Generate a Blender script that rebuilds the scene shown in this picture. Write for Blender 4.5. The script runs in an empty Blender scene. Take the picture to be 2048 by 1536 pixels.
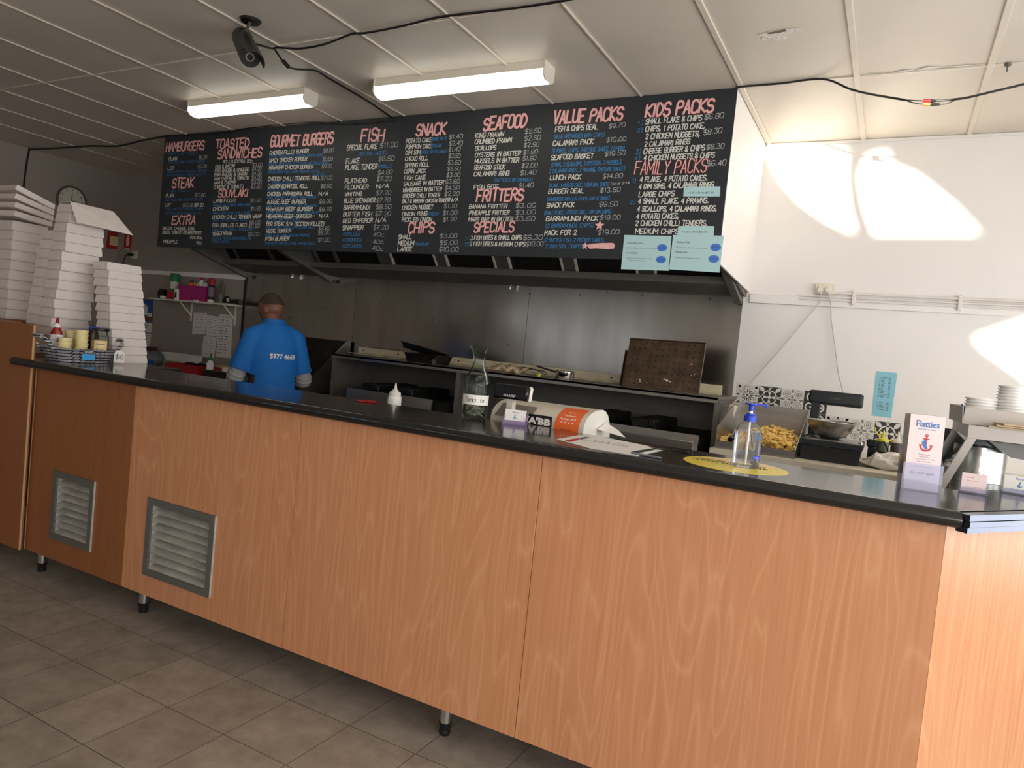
import bpy, bmesh, math, random
from mathutils import Matrix, Vector
from mathutils.bvhtree import BVHTree
SC = bpy.context.scene
COL = SC.collection
R = math.radians
rnd = random.Random(7)

# ------------------------------------------------------------------ camera
F = 1425.5                      # focal length in pixels of the 2048 wide frame
RX = ((0.87770499, 0.10807561, -0.46685502),
      (0.46900189, 0.00619553, 0.88317543),
      (0.09834214, -0.99412337, -0.04524982))
EYE = Vector((0, 0, 1.5))
cam_data = bpy.data.cameras.new('camera')
cam_data.sensor_width = 36
cam_data.lens = 36 * F / 2048
cam_data.clip_start = 0.05
cam = bpy.data.objects.new('camera', cam_data)
COL.objects.link(cam)
m = Matrix.Identity(4)
for i in range(3):
    m[i][0] = RX[i][0]; m[i][1] = -RX[i][1]; m[i][2] = -RX[i][2]; m[i][3] = EYE[i]
cam.matrix_world = m
SC.camera = cam

# ------------------------------------------------------------------ sky, daylight, exposure
SC.view_settings.view_transform = 'Standard'
SC.view_settings.look = 'None'
SC.view_settings.gamma = 1.0
SC.view_settings.use_curve_mapping = False
SC.view_settings.exposure = 0.0
w = bpy.data.worlds.new('sky'); SC.world = w
w.use_nodes = True
w.node_tree.nodes['Background'].inputs[0].default_value = (0.88, 0.94, 1.0, 1)
w.node_tree.nodes['Background'].inputs[1].default_value = 2.0

def area(name, loc, target, sx, sy, power, color):
    d = bpy.data.lights.new(name, 'AREA'); d.shape = 'RECTANGLE'
    d.size = sx; d.size_y = sy; d.energy = power; d.color = color
    o = bpy.data.objects.new(name, d); COL.objects.link(o)
    o.location = loc
    o.rotation_euler = (Vector(target) - Vector(loc)).to_track_quat('-Z', 'Y').to_euler()
    return o
# daylight coming in through the shop window on the right and the glazed front behind the photographer
area('window_daylight', (2.42, 1.25, 1.6), (-2, 1.25, 1.5), 5.6, 2.0, 114, (1.0, 0.98, 0.965))
area('front_daylight', (1.0, -2.42, 1.55), (0.0, 3.0, 1.5), 2.6, 1.9, 80, (1.0, 0.98, 0.96))
# low sun thrown back into the shop from outside, its patches shaped by holes added to the unseen front wall
sun = bpy.data.lights.new('low_sun_glint', 'SPOT'); sun.energy = 260000; sun.spot_size = R(5.5); sun.spot_blend = .05; sun.shadow_soft_size = .2; sun.color = (1.0, 0.9, 0.76)
SUN_DIR = Vector((-0.20, 1.0, 0.055)).normalized()
so = bpy.data.objects.new('low_sun_glint', sun); COL.objects.link(so)
SUN_POS = Vector((0.0, 5.367, 2.4)) - SUN_DIR * 37
so.location = SUN_POS; so.rotation_euler = SUN_DIR.to_track_quat('-Z', 'Y').to_euler()

# ------------------------------------------------------------------ helpers: from pixel to a point on a real plane
def ray(px, py):
    d = (px - 1024, py - 768, F)
    return Vector([sum(RX[i][k] * d[k] for k in range(3)) for i in range(3)])
def at_y(px, py, y):
    d = ray(px, py); return EYE + d * (y / d.y)
def at_z(px, py, z):
    d = ray(px, py); return EYE + d * ((z - EYE.z) / d.z)
def at_x(px, py, x):
    d = ray(px, py); return EYE + d * (x / d.x)

class MB:
    def __init__(s): s.bm = bmesh.new()
    def box(s, a, b, bev=0, seg=1, M=None):
        a = Vector(a); b = Vector(b)
        t = Matrix.Translation((a + b) / 2) @ Matrix.Diagonal(Vector([max(abs(b[i] - a[i]), 1e-4) for i in range(3)] + [1]))
        if M: t = M @ t
        r = bmesh.ops.create_cube(s.bm, size=1, matrix=t)
        if bev:
            es = list({e for v in r['verts'] for e in v.link_edges})
            bmesh.ops.bevel(s.bm, geom=es, offset=bev, segments=seg, affect='EDGES', profile=0.6)
        return s
    def cyl(s, p0, p1, r0, r1=None, n=20, caps=True):
        p0 = Vector(p0); p1 = Vector(p1); r1 = r0 if r1 is None else r1
        q = (p1 - p0).to_track_quat('Z', 'Y').to_matrix()
        A = []; B = []
        for i in range(n):
            a = 2 * math.pi * i / n; u = q @ Vector((math.cos(a), math.sin(a), 0))
            A.append(s.bm.verts.new(p0 + u * r0)); B.append(s.bm.verts.new(p1 + u * r1))
        for i in range(n):
            j = (i + 1) % n; s.bm.faces.new((A[i], A[j], B[j], B[i]))
        if caps:
            s.bm.faces.new(A[::-1]); s.bm.faces.new(B)
        return s
    def lathe(s, prof, n=32, c=(0, 0, 0), M=None):
        rows = []
        for r, z in prof:
            if r < 1e-6:
                rows.append([s.bm.verts.new((c[0], c[1], c[2] + z))])
            else:
                rows.append([s.bm.verts.new((c[0] + r * math.cos(2 * math.pi * i / n), c[1] + r * math.sin(2 * math.pi * i / n), c[2] + z)) for i in range(n)])
        for A, B in zip(rows, rows[1:]):
            for i in range(n):
                j = (i + 1) % n
                if len(A) == 1 and len(B) == 1: continue
                if len(A) == 1: s.bm.faces.new((A[0], B[j], B[i]))
                elif len(B) == 1: s.bm.faces.new((A[i], A[j], B[0]))
                else: s.bm.faces.new((A[i], A[j], B[j], B[i]))
        if M: bmesh.ops.transform(s.bm, matrix=M, verts=[v for r in rows for v in r])
        return s
    def loft(s, rings, caps=True):
        V = [[s.bm.verts.new(p) for p in r] for r in rings]
        n = len(V[0])
        for A, B in zip(V, V[1:]):
            for i in range(n):
                j = (i + 1) % n; s.bm.faces.new((A[i], A[j], B[j], B[i]))
        if caps:
            s.bm.faces.new(V[0][::-1]); s.bm.faces.new(V[-1])
        return s
    def tube(s, pts, r, n=8, rad=None):
        pts = [Vector(p) for p in pts]; rings = []
        up = Vector((0.123, 0.31, 0.94)).normalized()
        for i, p in enumerate(pts):
            t = (pts[min(i + 1, len(pts) - 1)] - pts[max(i - 1, 0)]).normalized()
            u = t.cross(up)
            if u.length < 0.05: u = t.cross(Vector((1, 0, 0)))
            u.normalize(); v = t.cross(u); rr = rad[i] if rad else r
            rings.append([p + (u * math.cos(2 * math.pi * k / n) + v * math.sin(2 * math.pi * k / n)) * rr for k in range(n)])
        return s.loft(rings)
    def poly(s, pts, ext):
        ext = Vector(ext)
        A = [s.bm.verts.new(Vector(p)) for p in pts]; B = [s.bm.verts.new(Vector(p) + ext) for p in pts]
        n = len(A)
        s.bm.faces.new(A[::-1]); s.bm.faces.new(B)
        for i in range(n):
            j = (i + 1) % n; s.bm.faces.new((A[i], A[j], B[j], B[i]))
        return s
    def face(s, pts):
        s.bm.faces.new([s.bm.verts.new(Vector(p)) for p in pts]); return s
    def ball(s, c, r, sc=(1, 1, 1), u=20, v=12):
        bmesh.ops.create_uvsphere(s.bm, u_segments=u, v_segments=v, radius=r, matrix=Matrix.Translation(Vector(c)) @ Matrix.Diagonal(Vector(tuple(sc) + (1,))))
        return s
    def xf(s, M):
        bmesh.ops.transform(s.bm, matrix=M, verts=s.bm.verts[:]); return s
    def mesh(s, name, mat, smooth=True, ang=38, fix=True):
        if fix: bmesh.ops.recalc_face_normals(s.bm, faces=s.bm.faces[:])
        me = bpy.data.meshes.new(name); s.bm.to_mesh(me); s.bm.free()
        if mat: me.materials.append(mat)
        if smooth:
            for p in me.polygons: p.use_smooth = True
            me.set_sharp_from_angle(angle=R(ang))
        return me

def tag(o, label, cat=None, group=None, kind=None):
    if label: o['label'] = label
    if cat: o['category'] = cat
    if group: o['group'] = group
    if kind: o['kind'] = kind
    return o
def O(name, mb, mat, parent=None, loc=None, rz=0, label=None, **k):
    o = bpy.data.objects.new(name, mb.mesh(name, mat, **k) if isinstance(mb, MB) else mb)
    COL.objects.link(o)
    if parent: o.parent = parent
    if loc: o.location = loc
    if rz: o.rotation_euler.z = rz
    if label: o['label'] = label
    return o
def T(name, label, cat, loc=(0, 0, 0), rz=0, group=None, rot=None):
    o = bpy.data.objects.new(name, None); COL.objects.link(o); o.empty_display_size = 0.05
    o.location = loc; o.rotation_euler = rot if rot else (0, 0, rz)
    return tag(o, label, cat, group)
def S(name, mb, mat, **k):
    o = O(name, mb, mat, **k); o['kind'] = 'structure'; return o
def dup(root, label=None, loc=None, rz=None, group=None):
    r = root.copy(); COL.objects.link(r)
    if label: r['label'] = label
    if group: r['group'] = group
    if loc is not None: r.location = loc
    if rz is not None: r.rotation_euler.z = rz
    for ch in list(root.children):
        c = ch.copy(); COL.objects.link(c); c.parent = r
        for g in list(ch.children):
            d = g.copy(); COL.objects.link(d); d.parent = c
    return r
ORD = ['topmost', 'second from top', 'third from top', 'fourth from top', 'fifth from top', 'sixth from top', 'seventh from top', 'eighth from top',
       'ninth from top', 'tenth from top', 'eleventh from top', 'twelfth from top', 'thirteenth from top', 'fourteenth from top', 'fifteenth from top', 'sixteenth from top', 'seventeenth from top']

# ------------------------------------------------------------------ materials
def lin(c):
    return tuple(((x / 255) / 12.92 if x / 255 <= 0.04045 else ((x / 255 + 0.055) / 1.055) ** 2.4) for x in c) + (1,)
def mat(name, c, rough=0.5, metal=0.0, spec=0.5, noise=None, bump=None, trans=0.0, ior=1.45, emit=None, alpha=1.0, coat=0.0, stretch=(1, 1, 1), sss=0.0):
    mt = bpy.data.materials.new(name); mt.use_nodes = True
    nt = mt.node_tree; b = nt.nodes['Principled BSDF']
    b.inputs['Base Color'].default_value = lin(c); b.inputs['Roughness'].default_value = rough
    b.inputs['Metallic'].default_value = metal; b.inputs['Specular IOR Level'].default_value = spec
    b.inputs['Transmission Weight'].default_value = trans; b.inputs['IOR'].default_value = ior
    b.inputs['Alpha'].default_value = alpha; b.inputs['Coat Weight'].default_value = coat
    if emit:
        b.inputs['Emission Color'].default_value = lin(emit[0]); b.inputs['Emission Strength'].default_value = emit[1]
    if noise or bump:
        tc = nt.nodes.new('ShaderNodeTexCoord'); mp = nt.nodes.new('ShaderNodeMapping')
        mp.inputs['Scale'].default_value = stretch
        nt.links.new(tc.outputs['Object'], mp.inputs['Vector'])
    if noise:
        n = nt.nodes.new('ShaderNodeTexNoise'); n.inputs['Scale'].default_value = noise[0]; n.inputs['Detail'].default_value = 5
        nt.links.new(mp.outputs[0], n.inputs['Vector'])
        rp = nt.nodes.new('ShaderNodeValToRGB'); rp.color_ramp.elements[0].position = 0.3; rp.color_ramp.elements[1].position = 0.7
        a = noise[1]; lc = lin(c)
        c2 = lin(noise[2]) if len(noise) > 2 else tuple(x * (1 - a) for x in lc[:3]) + (1,)
        rp.color_ramp.elements[0].color = c2
        rp.color_ramp.elements[1].color = tuple(min(1, x * (1 + a * 0.6)) for x in lc[:3]) + (1,)
        nt.links.new(n.outputs['Fac'], rp.inputs[0]); nt.links.new(rp.outputs[0], b.inputs['Base Color'])
    if bump:
        n2 = nt.nodes.new('ShaderNodeTexNoise'); n2.inputs['Scale'].default_value = bump[0]; n2.inputs['Detail'].default_value = 4
        nt.links.new(mp.outputs[0], n2.inputs['Vector'])
        bp = nt.nodes.new('ShaderNodeBump'); bp.inputs['Strength'].default_value = bump[1]; bp.inputs['Distance'].default_value = 0.02
        nt.links.new(n2.outputs['Fac'], bp.inputs['Height']); nt.links.new(bp.outputs[0], b.inputs['Normal'])
    return mt
def wood(name, c1, c2, c3, rough=0.33):
    mt = bpy.data.materials.new(name); mt.use_nodes = True; nt = mt.node_tree; b = nt.nodes['Principled BSDF']
    b.inputs['Roughness'].default_value = rough; b.inputs['Specular IOR Level'].default_value = 0.45
    tc = nt.nodes.new('ShaderNodeTexCoord')
    m1 = nt.nodes.new('ShaderNodeMapping'); m1.inputs['Scale'].default_value = (1, 1, 0.11)
    nt.links.new(tc.outputs['Object'], m1.inputs[0])
    n1 = nt.nodes.new('ShaderNodeTexNoise'); n1.inputs['Scale'].default_value = 4.2; n1.inputs['Detail'].default_value = 2; n1.inputs['Distortion'].default_value = 0.4
    nt.links.new(m1.outputs[0], n1.inputs['Vector'])
    mul = nt.nodes.new('ShaderNodeMath'); mul.operation = 'MULTIPLY'; mul.inputs[1].default_value = 34
    nt.links.new(n1.outputs['Fac'], mul.inputs[0])
    fr = nt.nodes.new('ShaderNodeMath'); fr.operation = 'PINGPONG'; fr.inputs[1].default_value = 1
    nt.links.new(mul.outputs[0], fr.inputs[0])
    pw = nt.nodes.new('ShaderNodeMath'); pw.operation = 'POWER'; pw.inputs[1].default_value = 5
    nt.links.new(fr.outputs[0], pw.inputs[0])
    m2 = nt.nodes.new('ShaderNodeMapping'); m2.inputs['Scale'].default_value = (60, 60, 1.6)
    nt.links.new(tc.outputs['Object'], m2.inputs[0])
    n2 = nt.nodes.new('ShaderNodeTexNoise'); n2.inputs['Scale'].default_value = 1.3; n2.inputs['Detail'].default_value = 6
    nt.links.new(m2.outputs[0], n2.inputs['Vector'])
    r1 = nt.nodes.new('ShaderNodeValToRGB'); r1.color_ramp.elements[0].color = lin(c2); r1.color_ramp.elements[1].color = lin(c1)
    r1.color_ramp.elements[0].position = 0.25; r1.color_ramp.elements[1].position = 0.68
    nt.links.new(n2.outputs['Fac'], r1.inputs[0])
    mx = nt.nodes.new('ShaderNodeMixRGB'); mx.inputs[2].default_value = lin(c3)
    s = nt.nodes.new('ShaderNodeMath'); s.operation = 'MULTIPLY'; s.inputs[1].default_value = 0.38
    nt.links.new(pw.outputs[0], s.inputs[0]); nt.links.new(s.outputs[0], mx.inputs[0]); nt.links.new(r1.outputs[0], mx.inputs[1])
    nt.links.new(mx.outputs[0], b.inputs['Base Color'])
    return mt
def floor_mat():
    mt = bpy.data.materials.new('vinyl_tiles'); mt.use_nodes = True; nt = mt.node_tree; b = nt.nodes['Principled BSDF']
    b.inputs['Roughness'].default_value = 0.52
    tc = nt.nodes.new('ShaderNodeTexCoord')
    mp = nt.nodes.new('ShaderNodeMapping'); mp.inputs['Location'].default_value = (2.01, -1.82, 0)
    nt.links.new(tc.outputs['Object'], mp.inputs[0])
    br = nt.nodes.new('ShaderNodeTexBrick'); br.offset = 0; br.inputs['Scale'].default_value = 1
    br.inputs['Brick Width'].default_value = 0.3137; br.inputs['Row Height'].default_value = 0.328; br.inputs['Mortar Size'].default_value = 0.0014
    br.inputs['Color1'].default_value = lin((170, 160, 148)); br.inputs['Color2'].default_value = lin((158, 149, 138)); br.inputs['Mortar'].default_value = lin((46, 40, 36))
    nt.links.new(mp.outputs[0], br.inputs['Vector'])
    n = nt.nodes.new('ShaderNodeTexNoise'); n.inputs['Scale'].default_value = 7; n.inputs['Detail'].default_value = 8; n.inputs['Roughness'].default_value = 0.7
    nt.links.new(tc.outputs['Object'], n.inputs['Vector'])
    rp = nt.nodes.new('ShaderNodeValToRGB'); rp.color_ramp.elements[0].position = 0.3; rp.color_ramp.elements[1].position = 0.72
    rp.color_ramp.elements[0].color = (0.62, 0.6, 0.57, 1); rp.color_ramp.elements[1].color = (1.08, 1.06, 1.03, 1)
    nt.links.new(n.outputs['Fac'], rp.inputs[0])
    mx = nt.nodes.new('ShaderNodeMixRGB'); mx.blend_type = 'MULTIPLY'; mx.inputs[0].default_value = 1
    nt.links.new(br.outputs['Color'], mx.inputs[1]); nt.links.new(rp.outputs[0], mx.inputs[2]); nt.links.new(mx.outputs[0], b.inputs['Base Color'])
    return mt
def brushed(name, c, rough, stretch, amt=0.14, metal=1.0, bmp=0.06):
    mt = mat(name, c, rough, metal, noise=(3.0, amt), bump=(6.0, bmp), stretch=stretch)
    return mt

M = {}
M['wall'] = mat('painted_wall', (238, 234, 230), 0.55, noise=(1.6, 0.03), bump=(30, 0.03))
M['wall_shaded'] = mat('shaded_wall_paint', (160, 148, 138), 0.6, noise=(1.6, 0.05), bump=(30, 0.03))  # wall paint with the dimness of the left side put into its colour
M['ceiling'] = mat('painted_ceiling', (220, 210, 195), 0.42, noise=(1.3, 0.08), bump=(2.5, 0.05))
M['batten'] = mat('painted_batten', (222, 212, 196), 0.4)
M['trim'] = mat('gloss_trim', (238, 234, 230), 0.35)
M['floor'] = floor_mat()
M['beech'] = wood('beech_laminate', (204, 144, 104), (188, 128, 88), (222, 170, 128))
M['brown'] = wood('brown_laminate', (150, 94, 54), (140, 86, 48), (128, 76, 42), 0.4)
M['edge'] = mat('laminate_edge', (200, 158, 116), 0.5)
M['black_top'] = mat('black_laminate', (26, 26, 27), 0.14, spec=0.6, noise=(40, 0.1), coat=0.22)
M['steel'] = brushed('brushed_steel', (178, 176, 172), 0.33, (8, 8, 1), bmp=0.01)
M['steel_h'] = brushed('brushed_steel_flat', (170, 167, 162), 0.36, (1, 6, 6), bmp=0.01)
M['splash'] = brushed('splashback_steel', (168, 165, 160), 0.22, (2.2, 1, .5), amt=0.14, bmp=0.012)
M['hood'] = brushed('hood_steel', (124, 120, 114), 0.5, (1, 6, 6), amt=0.15, metal=.55, bmp=.01)
M['dark_steel'] = brushed('greasy_steel', (70, 66, 62), 0.45, (3, 3, 3), amt=0.35)
M['black_iron'] = mat('black_iron', (20, 19, 18), 0.5, noise=(20, 0.3))
M['chrome'] = mat('chrome', (222, 222, 222), 0.1, 1.0)
M['trim_metal'] = mat('ribbed_trim_metal', (96, 100, 112), 0.22, 1.0)
M['alu'] = mat('grey_aluminium', (112, 112, 108), 0.45, 0.4)
M['louvre'] = mat('dusty_louvre', (186, 182, 172), 0.55, noise=(9, 0.3), stretch=(1, 1, 6))
M['alu_light'] = mat('pale_aluminium', (196, 194, 188), 0.45, 0.3, noise=(25, 0.25))
M['black'] = mat('black_plastic', (22, 22, 24), 0.4)
M['black_gloss'] = mat('gloss_black_plastic', (20, 20, 23), 0.2)
M['rubber'] = mat('black_rubber', (18, 18, 18), 0.7)
M['board'] = mat('chalkboard_black', (45, 49, 53), 0.5, noise=(2.2, 0.12), bump=(9, 0.04))
M['pink'] = mat('pink_paint', (250, 192, 188), 0.6, noise=(30, 0.15))
M['red_paint'] = mat('red_paint', (178, 58, 58), 0.6)
M['white_paint'] = mat('white_chalk_paint', (224, 222, 214), 0.6, noise=(40, 0.1))
M['price_paint'] = mat('grey_chalk_paint', (186, 188, 188), 0.6)
M['blue_paint'] = mat('blue_paint', (66, 134, 190), 0.6)
M['ink'] = mat('printed_ink', (38, 38, 42), 0.6)
M['grey_ink'] = mat('grey_ink', (110, 112, 118), 0.6)
M['blue_ink'] = mat('blue_ink', (52, 120, 190), 0.5)
M['navy_ink'] = mat('navy_ink', (62, 72, 130), 0.5)
M['red_ink'] = mat('red_ink', (196, 44, 48), 0.5)
M['paper'] = mat('white_paper', (232, 228, 222), 0.6)
M['pink_paper'] = mat('pinkish_paper', (236, 216, 214), 0.5)
M['aqua_paper'] = mat('aqua_paper', (190, 226, 228), 0.4)
M['blue_paper'] = mat('blue_paper', (136, 198, 214), 0.4)
M['card'] = mat('white_cardboard', (226, 216, 208), 0.62, noise=(14, 0.05), bump=(12, 0.05))
M['brown_card'] = mat('brown_card', (196, 172, 140), 0.7, noise=(18, 0.1))
M['grey_card'] = mat('grey_card', (196, 188, 180), 0.7)
M['tube'] = mat('lit_diffuser', (255, 252, 240), 0.4, emit=((255, 250, 236), 3.6))
M['fitting'] = mat('fitting_enamel', (224, 216, 200), 0.45)
def thin(name, c, rough=0.04, blend=0.3, gain=1.0, body=0.0):
    """Thin clear pane: lets light straight through, mirrors more towards grazing angles."""
    mt = bpy.data.materials.new(name); mt.use_nodes = True; nt = mt.node_tree
    out = nt.nodes['Material Output']; b = nt.nodes['Principled BSDF']
    b.inputs['Base Color'].default_value = lin(c); b.inputs['Roughness'].default_value = rough; b.inputs['Specular IOR Level'].default_value = 0.7
    tr = nt.nodes.new('ShaderNodeBsdfTransparent'); tr.inputs[0].default_value = lin(c)
    gl = nt.nodes.new('ShaderNodeBsdfGlossy'); gl.inputs['Roughness'].default_value = rough
    lw = nt.nodes.new('ShaderNodeLayerWeight'); lw.inputs[0].default_value = blend
    ml = nt.nodes.new('ShaderNodeMath'); ml.operation = 'MULTIPLY'; ml.inputs[1].default_value = gain
    mx = nt.nodes.new('ShaderNodeMixShader'); nt.links.new(lw.outputs['Fresnel'], ml.inputs[0]); nt.links.new(ml.outputs[0], mx.inputs[0])
    nt.links.new(tr.outputs[0], mx.inputs[1]); nt.links.new(gl.outputs[0], mx.inputs[2])
    m2 = nt.nodes.new('ShaderNodeMixShader'); m2.inputs[0].default_value = body
    nt.links.new(mx.outputs[0], m2.inputs[1]); nt.links.new(b.outputs[0], m2.inputs[2]); nt.links.new(m2.outputs[0], out.inputs[0])
    return mt
M['glass'] = thin('clear_glass', (248, 252, 250), .03, .20, .75, .0)
M['clear'] = thin('clear_plastic', (250, 250, 251), .05, .25, .8, .05)
M['acrylic'] = thin('clear_acrylic', (238, 240, 250), .05, .3, .9, .08)
M['lilac'] = thin('lilac_acrylic', (216, 202, 232), .08, .3, .8, .25)
M['frost'] = mat('frosted_plastic', (248, 246, 242), 0.3)
M['enamel'] = mat('warmer_enamel', (178, 171, 164), 0.4, 0.2)
M['gel'] = mat('clear_gel', (246, 248, 250), 0.02, trans=1.0, ior=1.10)
M['blue_plastic'] = mat('royal_blue_plastic', (36, 62, 186), 0.35)
M['sky_plastic'] = mat('sky_blue_card', (28, 150, 214), 0.5)
M['white_plastic'] = mat('white_plastic', (232, 228, 218), 0.4)
M['ivory'] = mat('ivory_plastic', (226, 216, 196), 0.45)
M['cream_rail'] = mat('cream_painted_rail', (206, 196, 166), 0.5, noise=(12, 0.12))
M['register'] = mat('register_plastic', (206, 198, 182), 0.5)
M['register_dark'] = mat('register_recess', (120, 112, 96), 0.55)
M['orange'] = mat('orange_sticker', (232, 104, 44), 0.45)
M['yellow'] = mat('yellow_sticker', (238, 214, 70), 0.3)
M['cream_tub'] = mat('mayonnaise_tub', (232, 216, 158), 0.35)
M['ketchup'] = mat('ketchup_red', (140, 22, 26), 0.3)
M['choc'] = mat('dark_sauce', (52, 28, 24), 0.35)
M['amber'] = mat('amber_contents', (206, 150, 66), 0.5, noise=(60, 0.5))
M['label_tan'] = mat('tan_label', (226, 204, 150), 0.5)
M['wicker'] = mat('grey_woven_strip', (176, 174, 176), 0.5)
M['wicker_dark'] = mat('dark_woven_gap', (36, 35, 38), 0.6)
M['coin'] = mat('coin_silver', (178, 172, 160), 0.4, 0.6, noise=(30, 0.2))
M['gold'] = mat('coin_gold', (186, 156, 96), 0.4, 0.6)
M['fries'] = mat('cooked_chips', (246, 216, 136), 0.5, noise=(30, 0.15, (226, 178, 88)))
M['scale'] = mat('scale_charcoal', (34, 37, 42), 0.45)
M['tile_white'] = mat('tile_white', (224, 220, 214), 0.3)
M['tile_dark'] = mat('tile_charcoal', (56, 58, 58), 0.35)
M['tile_grey'] = mat('tile_grey_print', (134, 130, 126), 0.35)
M['burnt'] = brushed('burnt_tray_steel', (94, 75, 58), 0.38, (4, 4, 4), amt=0.45, metal=0.35)
M['olive'] = mat('olive_sauce', (92, 100, 78), 0.35)
M['soy'] = mat('brown_sauce', (70, 62, 58), 0.35)
M['yellow_plastic'] = mat('yellow_plastic', (226, 212, 70), 0.4)
M['glove'] = mat('blue_nitrile', (72, 150, 214), 0.5)
M['magenta'] = mat('magenta_plastic', (176, 40, 120), 0.45)
M['green'] = mat('green_plastic', (40, 120, 70), 0.4)
M['red'] = mat('red_plastic', (178, 30, 40), 0.45)
M['darkred'] = mat('red_sign', (176, 36, 40), 0.5)
M['sauce_orange'] = mat('orange_sauce', (226, 120, 40), 0.4)
M['calendar_blue'] = mat('calendar_sky', (38, 84, 160), 0.45, noise=(6, 0.3))
M['skin'] = mat('skin', (118, 78, 58), 0.5, noise=(14, 0.08))
M['hair'] = mat('dark_hair', (62, 47, 40), 0.8, noise=(120, 0.3))
M['shirt'] = mat('blue_polo', (18, 108, 188), 0.75, bump=(160, 0.15))
M['shirt_trim'] = mat('blue_polo_rib', (20, 100, 176), 0.75)
M['undershirt'] = mat('grey_undershirt', (164, 160, 160), 0.8, noise=(30, 0.08))
M['trousers'] = mat('dark_trousers', (34, 36, 42), 0.8)
M['lens'] = mat('camera_lens', (12, 12, 16), 0.08)
M['led_ring'] = mat('led_ring', (150, 150, 160), 0.3, 0.6)
M['cable_grey'] = mat('pale_cable', (206, 200, 188), 0.5)
M['conduit'] = mat('painted_conduit', (226, 221, 216), 0.4)
M['plaster'] = mat('torn_plaster', (238, 232, 222), 0.8, bump=(60, 0.5))
M['hole'] = mat('hole_dark', (120, 106, 92), 0.8)

# ------------------------------------------------------------------ the room
HC, YB, YW = 3.16, 4.275, 5.367         # ceiling height, menu board face, back wall
XL, XR, YF = -8.40, 2.5, -2.5
S('floor', MB().box((XL - .1, YF - .1, -0.06), (XR + .1, YW + .1, 0)), M['floor'])
S('ceiling', MB().box((XL - .1, YF - .1, HC), (XR + .1, YW + .1, HC + .06)), M['ceiling'])
S('wall_back', MB().box((-6.1, YW, 0), (XR + .1, YW + .1, HC)), M['wall'])
S('wall_back_corner', MB().box((XL - .1, YW, 0), (-6.1, YW + .1, HC)), M['wall_shaded'])
S('wall_left', MB().box((XL - .1, YF, 0), (XL, YW, HC)), M['wall_shaded'])
def holed(name, outer, holes, ext):
    bm = bmesh.new(); es = []
    for lp in [outer] + holes:
        vs = [bm.verts.new(p) for p in lp]
        es += [bm.edges.new((vs[i], vs[(i + 1) % len(vs)])) for i in range(len(vs))]
    bmesh.ops.triangle_fill(bm, use_beauty=True, use_dissolve=False, edges=es)
    r = bmesh.ops.extrude_face_region(bm, geom=bm.faces[:])
    bmesh.ops.translate(bm, vec=ext, verts=[v for v in r['geom'] if isinstance(v, bmesh.types.BMVert)])
    mb = MB(); mb.bm.free(); mb.bm = bm
    return S(name, mb, M['wall'], smooth=False)
def sun_hole(pts):
    out = []
    for x, z in pts:
        q = Vector((x, YW, z)); k = (YW - YF) / (YW - SUN_POS.y); q = q.lerp(SUN_POS, k); out.append((q.x, YF, q.z))
    return out
def wallpt(px, py):
    p = at_y(px, py, YW); return (p.x, p.z)
patch1 = [wallpt(*p) for p in ((1537, 296), (1690, 300), (1688, 360), (1695, 420), (1708, 464), (1655, 438), (1600, 400), (1560, 352))]
patch2 = [wallpt(*p) for p in ((1738, 312), (1772, 304), (1780, 332), (1830, 352), (1900, 408), (1955, 466), (1752, 467), (1732, 410), (1722, 350))]
patch3 = [wallpt(*p) for p in ((1952, 676), (1985, 664), (2060, 640), (2110, 700), (2090, 790), (2040, 745), (1975, 700))]
holed('wall_front', [(XL, YF, 0), (XR, YF, 0), (XR, YF, HC), (XL, YF, HC)],  # unseen wall; its sun holes are added, traced back from the wanted light patches
      [sun_hole(patch1), sun_hole(patch2), sun_hole(patch3)] + [[(a, YF, c), (b, YF, c), (b, YF, d), (a, YF, d)] for a, b, c, d in
       ((-7.3, -6.75, 1.5, 2.35), (-6.2, -5.9, 1.5, 2.2), (-5.75, -5.4, 1.3, 2.2), (-4.9, -4.2, 1.5, 2.15))], (0, -0.004, 0))
holed('wall_right', [(XR, YF, 0), (XR, YW, 0), (XR, YW, HC), (XR, YF, HC)],
      [[(XR, -1.7, .5), (XR, 4.2, .5), (XR, 4.2, 2.65), (XR, -1.7, 2.65)]], (0.1, 0, 0))
wf = MB()
for a, b in (((2.5, -1.7, .5), (2.6, -1.63, 2.65)), ((2.5, 4.13, .5), (2.6, 4.2, 2.65)), ((2.5, .3, .5), (2.6, .36, 2.65)), ((2.5, 2.2, .5), (2.6, 2.26, 2.65)), ((2.5, -1.7, .5), (2.6, 4.2, .57)), ((2.5, -1.7, 2.58), (2.6, 4.2, 2.65))):
    wf.box(a, b)
S('window_1', wf, M['alu'])
# ceiling cover battens
k = 0
for i in range(-13, 4):
    x = 0.265 + .607 * i
    k += 1
    wd = .016 if x > -1.2 else .007
    S('trim_%d' % k, MB().box((x - wd, YF, HC - .009), (x + wd, YW, HC), .003), M['batten'])
for y, x0, x1 in ((3.062, XL, -0.98), (4.262, -0.975, XR)):
    k += 1; S('trim_%d' % k, MB().box((x0, y - .012, HC - .006), (x1, y + .012, HC), .002), M['batten'])
# painted rail along the right half of the back wall, under the pipes
r0 = at_y(1500, 588, YW); r1 = at_y(1500, 606, YW)
k += 1; S('trim_%d' % k, MB().box((r0.x, YW - .014, r1.z), (XR, YW, r0.z), .004), M['trim'])
# cornice bead
k += 1; S('trim_%d' % k, MB().box((-.97, YW - .02, HC - .02), (XR, YW, HC), .006), M['trim'])
k += 1; S('trim_%d' % k, MB().box((XL, YW - .016, 1.98), (-6.14, YW, 2.03), .004), M['trim'])
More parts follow.
